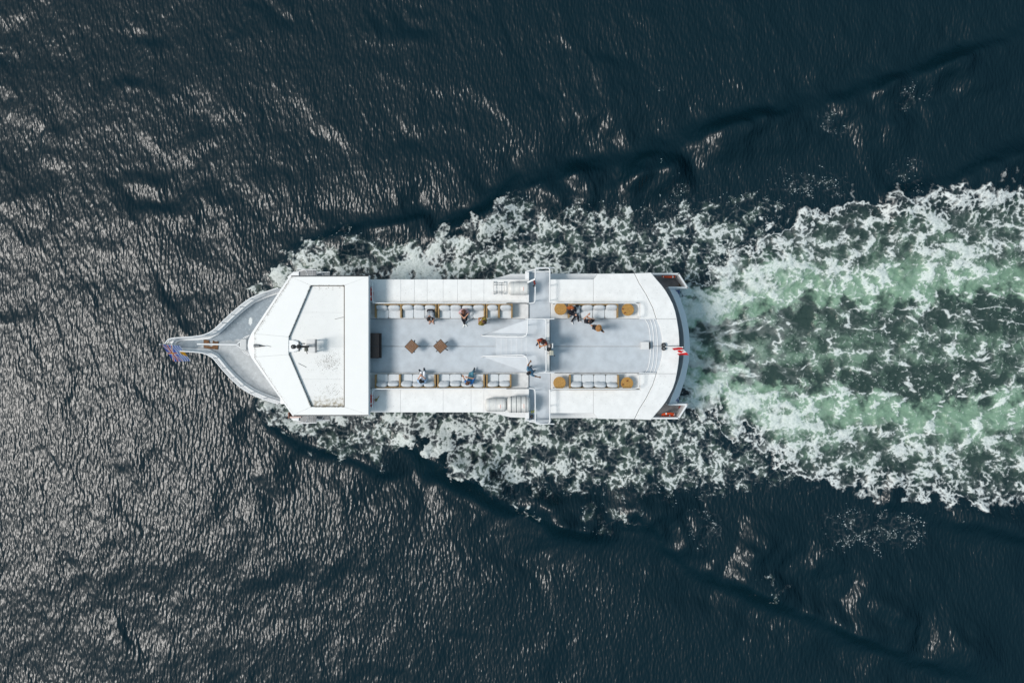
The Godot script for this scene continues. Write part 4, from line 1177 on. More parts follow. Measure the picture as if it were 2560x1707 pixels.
func standing(extra: Dictionary) -> Dictionary:
	var J := {
		pelvis = Vector3(0, 0.96, 0), chest = Vector3(0.0, 1.26, 0), neck = Vector3(0.01, 1.46, 0), head = Vector3(0.035, 1.60, 0), look = Vector3(1, -0.15, 0),
		knee_l = Vector3(0.03, 0.50, -0.11), knee_r = Vector3(0.03, 0.50, 0.11), ankle_l = Vector3(-0.02, 0.085, -0.12), ankle_r = Vector3(-0.02, 0.085, 0.12),
		toe_l = Vector3(0.17, 0.035, -0.15), toe_r = Vector3(0.17, 0.035, 0.15),
		elbow_l = Vector3(-0.02, 1.12, -0.26), elbow_r = Vector3(-0.02, 1.12, 0.26), wrist_l = Vector3(0.08, 0.90, -0.28), wrist_r = Vector3(0.08, 0.90, 0.28),
	}
	J.merge(extra, true)
	return J

func sitting(extra: Dictionary) -> Dictionary:
	# the origin is the floor under the front edge of the seat, whose top is 0.48 up
	var J := {
		pelvis = Vector3(-0.40, 0.59, 0), chest = Vector3(-0.40, 0.90, 0), neck = Vector3(-0.37, 1.10, 0), head = Vector3(-0.33, 1.24, 0), look = Vector3(1, -0.5, 0),
		knee_l = Vector3(0.04, 0.57, -0.11), knee_r = Vector3(0.04, 0.57, 0.11), ankle_l = Vector3(0.08, 0.085, -0.10), ankle_r = Vector3(0.08, 0.085, 0.10),
		toe_l = Vector3(0.26, 0.035, -0.12), toe_r = Vector3(0.26, 0.035, 0.12),
		elbow_l = Vector3(-0.34, 0.80, -0.25), elbow_r = Vector3(-0.34, 0.80, 0.25), wrist_l = Vector3(-0.12, 0.75, -0.08), wrist_r = Vector3(-0.12, 0.75, 0.08),
	}
	J.merge(extra, true)
	return J
# ------------------------------------------------------------------ tools
var taken := {}

func at(u: float, v: float, h: float) -> Vector3:
	# a surveyed plan position at height h, in metres
	var k := (EYE - h) / FOCAL
	return Vector3((u - 1280.0) * k, h, (v - 853.5) * k)

func plan(a: Array, h: float) -> PackedVector2Array:
	var o := PackedVector2Array()
	for i in range(0, a.size(), 2):
		var p := at(a[i], a[i + 1], h)
		o.append(Vector2(p.x, p.z))
	return o

func path3(a: Array) -> PackedVector3Array:
	var o := PackedVector3Array()
	for i in range(0, a.size(), 3): o.append(at(a[i], a[i + 1], a[i + 2]))
	return o

func numbered(called: String) -> String:
	var n: int = taken.get(called, 0)
	taken[called] = n + 1
	return called if n == 0 else "%s_%03d" % [called, n]

func thing(called: String, label: String, category: String, pos: Vector3, group := "", yaw := 0.0) -> Node3D:
	var o := Node3D.new()
	o.name = numbered(called)
	add_child(o)
	o.position = pos
	o.rotation.y = yaw
	o.set_meta("label", label)
	o.set_meta("category", category)
	if group != "": o.set_meta("group", group)
	return o

func begin() -> SurfaceTool:
	var st := SurfaceTool.new()
	st.begin(Mesh.PRIMITIVE_TRIANGLES)
	return st

func part(parent: Node3D, called: String, st: SurfaceTool, m: Material, label := "") -> MeshInstance3D:
	# st holds scene coordinates; the part keeps them whatever its thing's place
	var o := MeshInstance3D.new()
	o.name = called
	o.mesh = st.commit()
	o.material_override = m
	parent.add_child(o, true)
	o.transform = parent.global_transform.affine_inverse()
	if label != "": o.set_meta("label", label)
	return o

func local_part(parent: Node3D, called: String, mesh: Mesh, m: Material, xf := Transform3D.IDENTITY) -> MeshInstance3D:
	var o := MeshInstance3D.new()
	o.name = called
	o.mesh = mesh
	o.material_override = m
	parent.add_child(o, true)
	o.transform = xf
	return o

func tri(st: SurfaceTool, a: Vector3, b: Vector3, c: Vector3, n: Vector3) -> void:
	if (c - a).cross(b - a).dot(n) < 0.0:
		var t := b; b = c; c = t
	for p in [a, b, c]:
		st.set_normal(n)
		st.set_uv(Vector2(p.x, p.z))
		st.add_vertex(p)

func quad(st: SurfaceTool, a: Vector3, b: Vector3, c: Vector3, d: Vector3, n: Vector3) -> void:
	tri(st, a, b, c, n)
	tri(st, a, c, d, n)

func face(st: SurfaceTool, a: Vector3, b: Vector3, c: Vector3, d: Vector3, outward: Vector3) -> void:
	var n := (c - a).cross(b - d).normalized()
	if n.dot(outward) < 0.0: n = -n
	quad(st, a, b, c, d, n)

func inset(poly: PackedVector2Array, d: float) -> PackedVector2Array:
	var o := PackedVector2Array()
	var n := poly.size()
	var turn := -1.0 if Geometry2D.is_polygon_clockwise(poly) else 1.0
	for i in n:
		var e0 := (poly[i] - poly[(i + n - 1) % n]).normalized()
		var e1 := (poly[(i + 1) % n] - poly[i]).normalized()
		var n0 := Vector2(-e0.y, e0.x) * turn
		var n1 := Vector2(-e1.y, e1.x) * turn
		var m := n0 + n1
		o.append(poly[i] + m * (d / maxf(0.25, 0.5 * m.length_squared())))
	return o

func prism(st: SurfaceTool, poly: PackedVector2Array, y0: float, y1: float, bevel := 0.0) -> void:
	var top := inset(poly, bevel) if bevel > 0.0 else poly
	var ix := Geometry2D.triangulate_polygon(top)
	for i in range(0, ix.size(), 3):
		var a := top[ix[i]]; var b := top[ix[i + 1]]; var c := top[ix[i + 2]]
		tri(st, Vector3(a.x, y1, a.y), Vector3(b.x, y1, b.y), Vector3(c.x, y1, c.y), Vector3.UP)
		a = poly[ix[i]]; b = poly[ix[i + 1]]; c = poly[ix[i + 2]]
		tri(st, Vector3(a.x, y0, a.y), Vector3(b.x, y0, b.y), Vector3(c.x, y0, c.y), Vector3.DOWN)
	var n := poly.size()
	var turn := 1.0 if Geometry2D.is_polygon_clockwise(poly) else -1.0
	for i in n:
		var a := poly[i]; var b := poly[(i + 1) % n]
		var e := (b - a).normalized()
		var out := Vector3(-e.y, 0.0, e.x) * turn
		var ym := y1 - bevel
		quad(st, Vector3(a.x, y0, a.y), Vector3(b.x, y0, b.y), Vector3(b.x, ym, b.y), Vector3(a.x, ym, a.y), out)
		if bevel > 0.0:
			var c := top[i]; var d := top[(i + 1) % n]
			quad(st, Vector3(a.x, ym, a.y), Vector3(b.x, ym, b.y), Vector3(d.x, y1, d.y), Vector3(c.x, y1, c.y), (out + Vector3.UP).normalized())

func rect(u0: float, v0: float, u1: float, v1: float, h: float) -> PackedVector2Array:
	return plan([u0, v0, u1, v0, u1, v1, u0, v1], h)

func box(st: SurfaceTool, c: Vector3, s: Vector3, b := Basis.IDENTITY, bevel := 0.0) -> void:
	# a box with its long edges chamfered
	var h := s * 0.5
	var ch := minf(bevel, minf(h.x, minf(h.y, h.z)) * 0.9)
	var i := h - Vector3(ch, ch, ch)
	for ax in 3:
		for sg in [-1.0, 1.0]:
			var n := Vector3.ZERO; n[ax] = sg
			var u := (ax + 1) % 3; var w := (ax + 2) % 3
			var q := []
			for k in [[-1, -1], [1, -1], [1, 1], [-1, 1]]:
				var p := Vector3.ZERO
				p[ax] = sg * h[ax]; p[u] = k[0] * i[u]; p[w] = k[1] * i[w]
				q.append(c + b * p)
			quad(st, q[0], q[1], q[2], q[3], b * n)
			if ch > 0.0:
				# chamfer towards the next axis, both ends
				for s2 in [-1.0, 1.0]:
					var p1 := Vector3.ZERO; var p2 := Vector3.ZERO; var p3 := Vector3.ZERO; var p4 := Vector3.ZERO
					p1[ax] = sg * h[ax]; p1[u] = s2 * i[u]; p1[w] = -i[w]
					p2 = p1; p2[w] = i[w]
					p3[ax] = sg * i[ax]; p3[u] = s2 * h[u]; p3[w] = i[w]
					p4 = p3; p4[w] = -i[w]
					var nn := Vector3.ZERO; nn[ax] = sg; nn[u] = s2
					quad(st, c + b * p1, c + b * p2, c + b * p3, c + b * p4, (b * nn).normalized())
	if ch > 0.0:
		for x in [-1.0, 1.0]:
			for y in [-1.0, 1.0]:
				for z in [-1.0, 1.0]:
					var g := Vector3(x, y, z)
					tri(st, c + b * Vector3(x * h.x, y * i.y, z * i.z), c + b * Vector3(x * i.x, y * h.y, z * i.z), c + b * Vector3(x * i.x, y * i.y, z * h.z), (b * g).normalized())

func rounded(pts: PackedVector3Array, r: float) -> PackedVector3Array:
	var o := PackedVector3Array()
	o.append(pts[0])
	for i in range(1, pts.size() - 1):
		var a := pts[i - 1] - pts[i]
		var b := pts[i + 1] - pts[i]
		var d := minf(r, minf(a.length(), b.length()) * 0.48)
		var p := pts[i] + a.normalized() * d
		var q := pts[i] + b.normalized() * d
		for k in 5:
			var t := k / 4.0
			o.append(p.lerp(pts[i], t).lerp(pts[i].lerp(q, t), t))
	o.append(pts[-1])
	return o

func tube(st: SurfaceTool, pts: PackedVector3Array, r: float, sides := 8, r2 := -1.0) -> void:
	var n := pts.size()
	var rings := []
	var side := Vector3.ZERO
	for i in n:
		var d := (pts[mini(i + 1, n - 1)] - pts[maxi(i - 1, 0)]).normalized()
		if side == Vector3.ZERO:
			side = d.cross(Vector3.UP if absf(d.y) < 0.9 else Vector3.RIGHT).normalized()
		side = (side - d * side.dot(d)).normalized()
		var up := side.cross(d).normalized()
		var rad := r if r2 < 0.0 else lerpf(r, r2, float(i) / (n - 1))
		var ring := []
		for k in sides:
			var a := TAU * k / sides
			var nn := side * cos(a) + up * sin(a)
			ring.append([pts[i] + nn * rad, nn])
		rings.append(ring)
	for i in n - 1:
		for k in sides:
			var k2 := (k + 1) % sides
			smooth_quad(st, rings[i][k], rings[i][k2], rings[i + 1][k2], rings[i + 1][k])
	for e in [0, n - 1]:
		var out: Vector3 = (pts[0] - pts[1]).normalized() if e == 0 else (pts[-1] - pts[-2]).normalized()
		for k in range(1, sides - 1): tri(st, rings[e][0][0], rings[e][k][0], rings[e][k + 1][0], out)

func smooth_quad(st: SurfaceTool, a: Array, b: Array, c: Array, d: Array) -> void:
	for t in [[a, b, c], [a, c, d]]:
		var f: Vector3 = (t[2][0] - t[0][0]).cross(t[1][0] - t[0][0])
		var order := [0, 1, 2] if f.dot(t[0][1] + t[1][1] + t[2][1]) >= 0.0 else [0, 2, 1]
		for k in order:
			st.set_normal(t[k][1])
			st.set_uv(Vector2.ZERO)
			st.add_vertex(t[k][0])

func lathe(st: SurfaceTool, prof: Array, c: Vector3, sides := 24, b := Basis.IDENTITY) -> void:
	# prof: radius, height pairs from the bottom up
	for i in range(0, prof.size() - 2, 2):
		var e := Vector2(prof[i + 2] - prof[i], prof[i + 3] - prof[i + 1])
		if e.length() < 1e-6: continue
		var nr := e.y / e.length(); var ny := -e.x / e.length()
		for k in sides:
			var q := []
			for w in [[i, k], [i, k + 1], [i + 2, k + 1], [i + 2, k]]:
				var a: float = TAU * w[1] / sides
				var d := Vector3(cos(a), 0, sin(a))
				q.append([c + b * (d * float(prof[w[0]]) + Vector3.UP * float(prof[w[0] + 1])), (b * (d * nr + Vector3.UP * ny)).normalized()])
			smooth_quad(st, q[0], q[1], q[2], q[3])

func puff(st: SurfaceTool, c: Vector3, s: Vector3, b: Basis, e := 0.5, nu := 20, nv := 10, dent := 0.0) -> void:
	# a stuffed, rounded block: superellipsoid with a soft crease
	var f := func(i: int, j: int) -> Array:
		var a := TAU * i / nu
		var t := PI * (float(j) / nv - 0.5)
		var ct := signf(cos(t)) * pow(absf(cos(t)), e)
		var s_t := signf(sin(t)) * pow(absf(sin(t)), 0.8)
		var p := Vector3(ct * signf(cos(a)) * pow(absf(cos(a)), e), s_t, ct * signf(sin(a)) * pow(absf(sin(a)), e))
		if dent > 0.0: p.y *= 1.0 - dent * exp(-pow(p.x / 0.12, 2.0)) * smoothstep(-0.6, 0.4, p.z) - dent * 0.5 * sin(p.x * 7.0 + p.z * 3.0) * 0.25
		var n := Vector3(pow(absf(p.x), 2.0 / e - 1.0) * signf(p.x) / s.x, pow(absf(p.y), 1.4) * signf(p.y) / s.y, pow(absf(p.z), 2.0 / e - 1.0) * signf(p.z) / s.z)
		if n.length() < 1e-5: n = Vector3(0, signf(s_t), 0)
		return [c + b * (p * s * 0.5), (b * n).normalized()]
	for i in nu:
		for j in nv:
			smooth_quad(st, f.call(i, j), f.call(i + 1, j), f.call(i + 1, j + 1), f.call(i, j + 1))

# ------------------------------------------------------------------ materials
var mats := {}

func speckle(sd: int, freq: float, lo: float, hi: float, size := 256, dirt := 0.0) -> ImageTexture:
	var n := FastNoiseLite.new()
	n.seed = sd; n.frequency = freq; n.fractal_octaves = 5; n.fractal_gain = 0.6
	var im := n.get_seamless_image(size, size)
	im.convert(Image.FORMAT_L8)
	var b := im.get_data()
	var spots := PackedByteArray()
	if dirt > 0.0:
		n.seed = sd + 7; n.frequency = 0.11; n.fractal_octaves = 3
		var s := n.get_seamless_image(size, size)
		s.convert(Image.FORMAT_L8)
		spots = s.get_data()
	for i in b.size():
		var k := lerpf(lo, hi, b[i] / 255.0)
		if dirt > 0.0: k *= 1.0 - dirt * smoothstep(0.80, 0.93, spots[i] / 255.0)
		b[i] = int(255.0 * k)
	return ImageTexture.create_from_image(Image.create_from_data(size, size, false, Image.FORMAT_L8, b))

func paint(called: String, c: Color, rough := 0.6, vary := 0.0, scale := 0.5, metal := 0.0, dirt := 0.0) -> StandardMaterial3D:
	if mats.has(called): return mats[called]
	var m := StandardMaterial3D.new()
	m.resource_name = called
	m.albedo_color = c.linear_to_srgb()
	m.roughness = rough
	m.metallic = metal
	if vary > 0.0:
		m.albedo_texture = speckle(called.hash() % 1000, 0.02, 1.0 - vary, 1.0, 512 if dirt > 0.0 else 256, dirt)
		m.uv1_triplanar = true
		m.uv1_world_triplanar = true
		m.uv1_scale = Vector3.ONE * scale
	mats[called] = m
	return m
# ------------------------------------------------------------------ water
const TEX := Vector2i(2048, 1372)        # near sea patch, 3.5 cm to the texel
const TEXEL := 0.035
const SEA0 := Vector2(-30.7, -24.0)      # its corner in x, z
const COARSE := 4
const PPM := 42.78                       # survey units to the metre on the water

func sea(u: float, v: float) -> Vector2:
	return Vector2((u - 1280.0) / PPM, (v - 853.5) / PPM)

func sea_line(a: Array) -> PackedVector2Array:
	var o := PackedVector2Array()
	for i in range(0, a.size(), 2): o.append(sea(a[i], a[i + 1]))
	return o

func in_rows(rows: int, job: Callable) -> Array:
	# runs job(first_row, last_row) in slices over the worker threads and returns the slices in order
	var slices := 16
	var got := []
	got.resize(slices)
	var id := WorkerThreadPool.add_group_task(func(k): got[k] = job.call(rows * k / slices, rows * (k + 1) / slices), slices)
	WorkerThreadPool.wait_for_group_task_completion(id)
	return got

func noise_bytes(type: int, freq: float, sd: int, opts := {}) -> PackedByteArray:
	var n := FastNoiseLite.new()
	n.noise_type = type; n.seed = sd; n.frequency = freq
	n.fractal_type = opts.get("fractal", FastNoiseLite.FRACTAL_NONE)
	n.fractal_octaves = opts.get("octaves", 4)
	n.fractal_gain = opts.get("gain", 0.5)
	n.cellular_return_type = opts.get("ret", FastNoiseLite.RETURN_DISTANCE2_SUB)
	n.cellular_jitter = opts.get("jitter", 1.0)
	if opts.has("warp"):
		n.domain_warp_enabled = true
		n.domain_warp_amplitude = opts.warp
		n.domain_warp_frequency = opts.get("warp_freq", freq * 0.5)
		n.domain_warp_fractal_octaves = opts.get("warp_octaves", 3)
		n.domain_warp_fractal_type = FastNoiseLite.DOMAIN_WARP_FRACTAL_PROGRESSIVE
	var st: Vector2 = opts.get("stretch", Vector2.ONE)
	var im := n.get_image(int(TEX.x / st.x), int(TEX.y / st.y), false, false, true)
	if st != Vector2.ONE: im.resize(TEX.x, TEX.y, Image.INTERPOLATE_CUBIC)
	im.convert(Image.FORMAT_L8)
	return im.get_data()

func ranks(b: PackedByteArray, flip := false) -> PackedFloat32Array:
	# for each byte value the share of texels below it, so that a threshold is a coverage
	var h := PackedInt32Array(); h.resize(256)
	var n := 0
	for i in range(0, b.size(), 53):
		h[b[i]] += 1
		n += 1
	var o := PackedFloat32Array(); o.resize(256)
	var t := 0.0
	for v in 256:
		t += h[v]
		o[v] = (1.0 - t / n) if flip else t / n
	return o

func line_near(p: Vector2, l: PackedVector2Array) -> Vector3:
	# x: distance, y: signed side (positive to the left of travel as seen with z down), z: share of the way along
	var best := 1e9
	var side := 1.0
	var along := 0.0
	var n := l.size() - 1
	for i in n:
		var a := l[i]
		var d := l[i + 1] - a
		var t := clampf((p - a).dot(d) / d.length_squared(), 0.0, 1.0)
		var q := a + d * t
		var e := p.distance_squared_to(q)
		if e < best:
			best = e
			side = signf(d.cross(p - a))
			along = (i + t) / n
	return Vector3(sqrt(best), side, along)

func poly_depth(p: Vector2, l: PackedVector2Array) -> float:
	# metres inside (+) or outside (-) a closed outline
	var best := 1e9
	for i in l.size():
		var a := l[i]
		var d := l[(i + 1) % l.size()] - a
		var t := clampf((p - a).dot(d) / d.length_squared(), 0.0, 1.0)
		best = minf(best, p.distance_squared_to(a + d * t))
	return sqrt(best) * (1.0 if Geometry2D.is_point_in_polygon(p, l) else -1.0)

func smooth_line(l: PackedVector2Array) -> PackedVector2Array:
	var c := Curve2D.new()
	for i in l.size():
		var t := (l[mini(i + 1, l.size() - 1)] - l[maxi(i - 1, 0)]) * 0.16
		c.add_point(l[i], -t, t)
	return c.tessellate(3, 4)

var CRESTS := []      # [line, height, front side, front width, back width, foam share from, to]
var FOAM_AREAS := []  # [outline, density, softness]
var FRONTS := []      # [line, strength, width behind, side]
var WAKE_TOP: PackedVector2Array
var WAKE_LOW: PackedVector2Array

func lay_wake() -> void:
	# bow and shoulder waves, port and starboard, then the train of crests that runs out astern
	for c in [
		[[660, 690, 730, 640, 830, 596, 940, 575, 1030, 560, 1090, 548], 0.30, 1.0, 0.28, 0.9],
		[[985, 655, 1090, 608, 1180, 560, 1240, 522, 1300, 487, 1360, 468, 1440, 446, 1520, 432, 1600, 410, 1700, 382, 1790, 338, 1900, 305, 2020, 285, 2140, 262, 2230, 215, 2320, 190, 2430, 145, 2560, 95, 2760, 20], 0.56, 1.0, 0.42, 1.1],
		[[1380, 535, 1460, 515, 1560, 470, 1640, 440, 1740, 420], 0.24, 1.0, 0.4, 0.8],
		[[2120, 360, 2220, 330, 2320, 285, 2440, 235, 2600, 180], 0.20, 1.0, 0.5, 0.9],
		[[2200, 520, 2290, 496, 2370, 470, 2440, 440, 2560, 395, 2760, 340], 0.40, 1.0, 0.5, 1.2],
		[[640, 990, 700, 1060, 790, 1112, 900, 1150, 960, 1172, 1040, 1180], 0.30, -1.0, 0.28, 0.9],
		[[940, 1036, 1020, 1085, 1090, 1140, 1150, 1180, 1220, 1218, 1300, 1262, 1360, 1288, 1450, 1310, 1567, 1330, 1665, 1355, 1741, 1393, 1850, 1447, 2013, 1524, 2177, 1585, 2394, 1665, 2600, 1750], 0.58, -1.0, 0.45, 1.1],
		[[1030, 1170, 1110, 1178, 1190, 1215, 1270, 1275, 1380, 1330, 1500, 1400, 1640, 1480], 0.26, -1.0, 0.6, 1.2],
		[[1440, 1215, 1560, 1250, 1650, 1300, 1800, 1350, 1960, 1375, 2060, 1425, 2180, 1480, 2300, 1555, 2400, 1610, 2600, 1700], 0.40, -1.0, 0.55, 1.1],
		[[2200, 1240, 2280, 1262, 2400, 1295, 2560, 1330, 2760, 1390], 0.34, -1.0, 0.4, 0.9],
	]:
		CRESTS.append([smooth_line(sea_line(c[0])), c[1] * 1.45, c[2], c[3] * 1.6, c[4] * 1.5])
	WAKE_TOP = smooth_line(sea_line([1690, 735, 1760, 690, 1850, 625, 1930, 575, 1990, 545, 2080, 515, 2180, 500, 2290, 485, 2400, 474, 2560, 462, 2760, 440, 3060, 420]))
	WAKE_LOW = smooth_line(sea_line([1690, 985, 1740, 1030, 1830, 1080, 1910, 1130, 1990, 1195, 2060, 1212, 2140, 1228, 2230, 1226, 2330, 1250, 2440, 1262, 2560, 1250, 2760, 1280, 3060, 1310]))
	FOAM_AREAS = [
		# bow wash
		[sea_line([600, 760, 640, 715, 690, 660, 750, 622, 820, 596, 900, 592, 1000, 600, 1090, 605, 1100, 720, 700, 720]), 0.55, 0.7],
		[sea_line([620, 740, 690, 665, 760, 625, 830, 605, 840, 650, 760, 690, 690, 730]), 0.18, 0.5],
		[sea_line([600, 950, 622, 1000, 690, 1056, 760, 1098, 830, 1130, 920, 1150, 980, 1150, 1040, 1090, 1000, 1000, 700, 1000]), 0.52, 0.6],
		[sea_line([615, 960, 640, 1015, 700, 1056, 770, 1095, 800, 1080, 730, 1020, 690, 980]), 0.20, 0.4],
		# behind the shoulder wave to the quarter
		[sea_line([960, 690, 1000, 650, 1090, 610, 1180, 560, 1245, 522, 1300, 512, 1390, 530, 1470, 512, 1540, 520, 1620, 545, 1700, 520, 1800, 505, 1880, 500, 1960, 515, 1900, 590, 1800, 660, 1720, 720, 1000, 740]), 0.56, 0.9],
		[sea_line([980, 670, 1090, 612, 1180, 565, 1230, 560, 1260, 640, 1400, 690, 1000, 720]), 0.12, 1.0],
		[sea_line([900, 1010, 960, 1045, 1020, 1085, 1090, 1138, 1150, 1178, 1210, 1215, 1300, 1222, 1400, 1212, 1520, 1215, 1640, 1228, 1760, 1215, 1880, 1205, 1990, 1200, 1900, 1130, 1800, 1070, 1700, 1010, 1000, 1000]), 0.57, 0.9],
		[sea_line([920, 1020, 1020, 1085, 1150, 1178, 1220, 1200, 1300, 1130, 1400, 1040, 1000, 1000]), 0.12, 1.0],
		# loose patches left on the sea
		[sea_line([1440, 1270, 1490, 1250, 1560, 1270, 1590, 1300, 1540, 1320, 1470, 1305]), 0.40, 0.5],
		[sea_line([1870, 1440, 1900, 1445, 1960, 1465, 1950, 1480, 1900, 1468]), 0.42, 0.3],
		[sea_line([1255, 490, 1290, 480, 1335, 474, 1330, 484, 1290, 497]), 0.62, 0.25],
		[sea_line([1245, 1228, 1270, 1235, 1330, 1275, 1322, 1282, 1260, 1245]), 0.55, 0.2],
		[sea_line([1660, 470, 1720, 450, 1760, 470, 1730, 510, 1670, 500]), 0.28, 0.8],
		[sea_line([1930, 440, 2060, 420, 2120, 470, 2010, 490]), 0.24, 0.9],
		[sea_line([2040, 280, 2110, 310, 2120, 350, 2060, 330]), 0.26, 0.6],
		[sea_line([2200, 420, 2300, 400, 2310, 460, 2210, 470]), 0.22, 0.9],
		[sea_line([2050, 1290, 2300, 1280, 2320, 1370, 2060, 1360]), 0.22, 1.2],
		[sea_line([1700, 1290, 1800, 1300, 1800, 1350, 1720, 1350]), 0.22, 0.8],
		[sea_line([2380, 1262, 2420, 1268, 2440, 1282, 2400, 1278]), 0.40, 0.3],
		[sea_line([2230, 235, 2290, 220, 2300, 270, 2250, 280]), 0.24, 0.6],
	]
	FRONTS = [
		[smooth_line(sea_line([632, 735, 690, 662, 750, 624, 820, 598])), 0.42, 0.9, 1.0],
		[smooth_line(sea_line([985, 655, 1090, 608, 1180, 560, 1240, 522, 1290, 492])), 0.55, 0.8, 1.0],
		[smooth_line(sea_line([612, 960, 640, 1018, 700, 1058, 770, 1098, 840, 1132])), 0.5, 0.7, -1.0],
		[smooth_line(sea_line([930, 1036, 1020, 1085, 1090, 1140, 1150, 1180, 1220, 1215])), 0.6, 0.8, -1.0],
	]

func coarse_fields() -> Array:
	# six smooth fields on a grid of every fourth texel: wave height, lace foam, stern wake position, aerated water, breaking fronts, calm
	var w := TEX.x / COARSE
	var h := TEX.y / COARSE
	var low := FastNoiseLite.new()
	low.seed = 5; low.frequency = 0.11; low.fractal_octaves = 3
	var job := func(r0: int, r1: int) -> Array:
		var o := []
		for k in 6:
			var f := PackedFloat32Array(); f.resize((r1 - r0) * w); o.append(f)
		for r in range(r0, r1):
			for c in w:
				var p := SEA0 + Vector2((c + 0.5) * COARSE * TEXEL, (r + 0.5) * COARSE * TEXEL)
				var height := 0.0
				var calm := 0.0
				var pw := p + Vector2(low.get_noise_2d(p.x * 1.1, p.y * 1.1), low.get_noise_2d(p.y * 1.1 + 90.0, p.x * 1.1)) * 0.22
				for cr in CRESTS:
					var n := line_near(pw, cr[0])
					if n.x > 5.5: continue
					var s: float = n.x * n.y * -cr[2]          # positive ahead of the crest
					var ends := smoothstep(0.0, 0.08, n.z) * smoothstep(1.0, 0.9, n.z) * clampf(0.75 + 1.1 * low.get_noise_2d(p.x * 1.6, p.y * 1.6), 0.25, 1.3) * smoothstep(5.5, 3.2, n.x)
					var wide: float = cr[3] if s > 0.0 else cr[4]
					var prof := exp(-n.x * n.x / (wide * wide))
					var trough := 0.35 * exp(-pow((s - 1.5 * cr[3] - 0.6) / (1.1 * cr[3] + 0.4), 2.0))
					height += cr[1] * ends * (prof - trough)
					if s < 0.0: calm = maxf(calm, ends * exp(-pow((s + 0.9) / 0.9, 2.0)) * 0.8)
				var lace := 0.0
				for a in FOAM_AREAS:
					var d := poly_depth(p, a[0])
					if d > -a[2]: lace += a[1] * smoothstep(-a[2] * 0.6, a[2], d)
				var fr := 0.0
				for f in FRONTS:
					var n2 := line_near(p, f[0])
					var s2: float = n2.x * n2.y * -f[3]
					if n2.x < 2.5 and n2.z > 0.0 and n2.z < 1.0:
						fr = maxf(fr, f[1] * (exp(-pow(s2 / 0.12, 2.0)) if s2 > 0.0 else exp(s2 / f[2])) * smoothstep(0.0, 0.06, n2.z) * smoothstep(1.0, 0.85, n2.z))
				# stern wake: v runs from -1 (upper edge) through 0 (keel line) to 1
				var v := 9.0
				var air := 0.0
				var x := p.x
				if x > 8.0:
					var zt := edge_at(WAKE_TOP, x)
					var zl := edge_at(WAKE_LOW, x)
					var zm := 0.35 + 0.012 * (x - 10.0)
					v = (p.y - zm) / ((zl - zm) if p.y > zm else (zm - zt))
				o[0][(r - r0) * w + c] = height
				o[1][(r - r0) * w + c] = lace
				o[2][(r - r0) * w + c] = clampf(v, -4.0, 4.0)
				o[3][(r - r0) * w + c] = air
				o[4][(r - r0) * w + c] = fr
				o[5][(r - r0) * w + c] = clampf(calm + 0.35 * low.get_noise_2d(p.x * 0.8, p.y * 1.6), -0.5, 1.0)
		return o
	var got := in_rows(h, job)
	var full := []
	for k in 6:
		var all := PackedFloat32Array()
		for g in got: all.append_array(g[k])
		var im := Image.create_from_data(w, h, false, Image.FORMAT_RF, all.to_byte_array())
		im.resize(TEX.x, TEX.y, Image.INTERPOLATE_CUBIC if k in [0] else Image.INTERPOLATE_BILINEAR)
		full.append(im.get_data().to_float32_array())
	return full

func edge_at(l: PackedVector2Array, x: float) -> float:
	for i in l.size() - 1:
		if x <= l[i + 1].x:
			return lerpf(l[i].y, l[i + 1].y, clampf((x - l[i].x) / maxf(l[i + 1].x - l[i].x, 1e-4), 0.0, 1.0))
	return l[-1].y

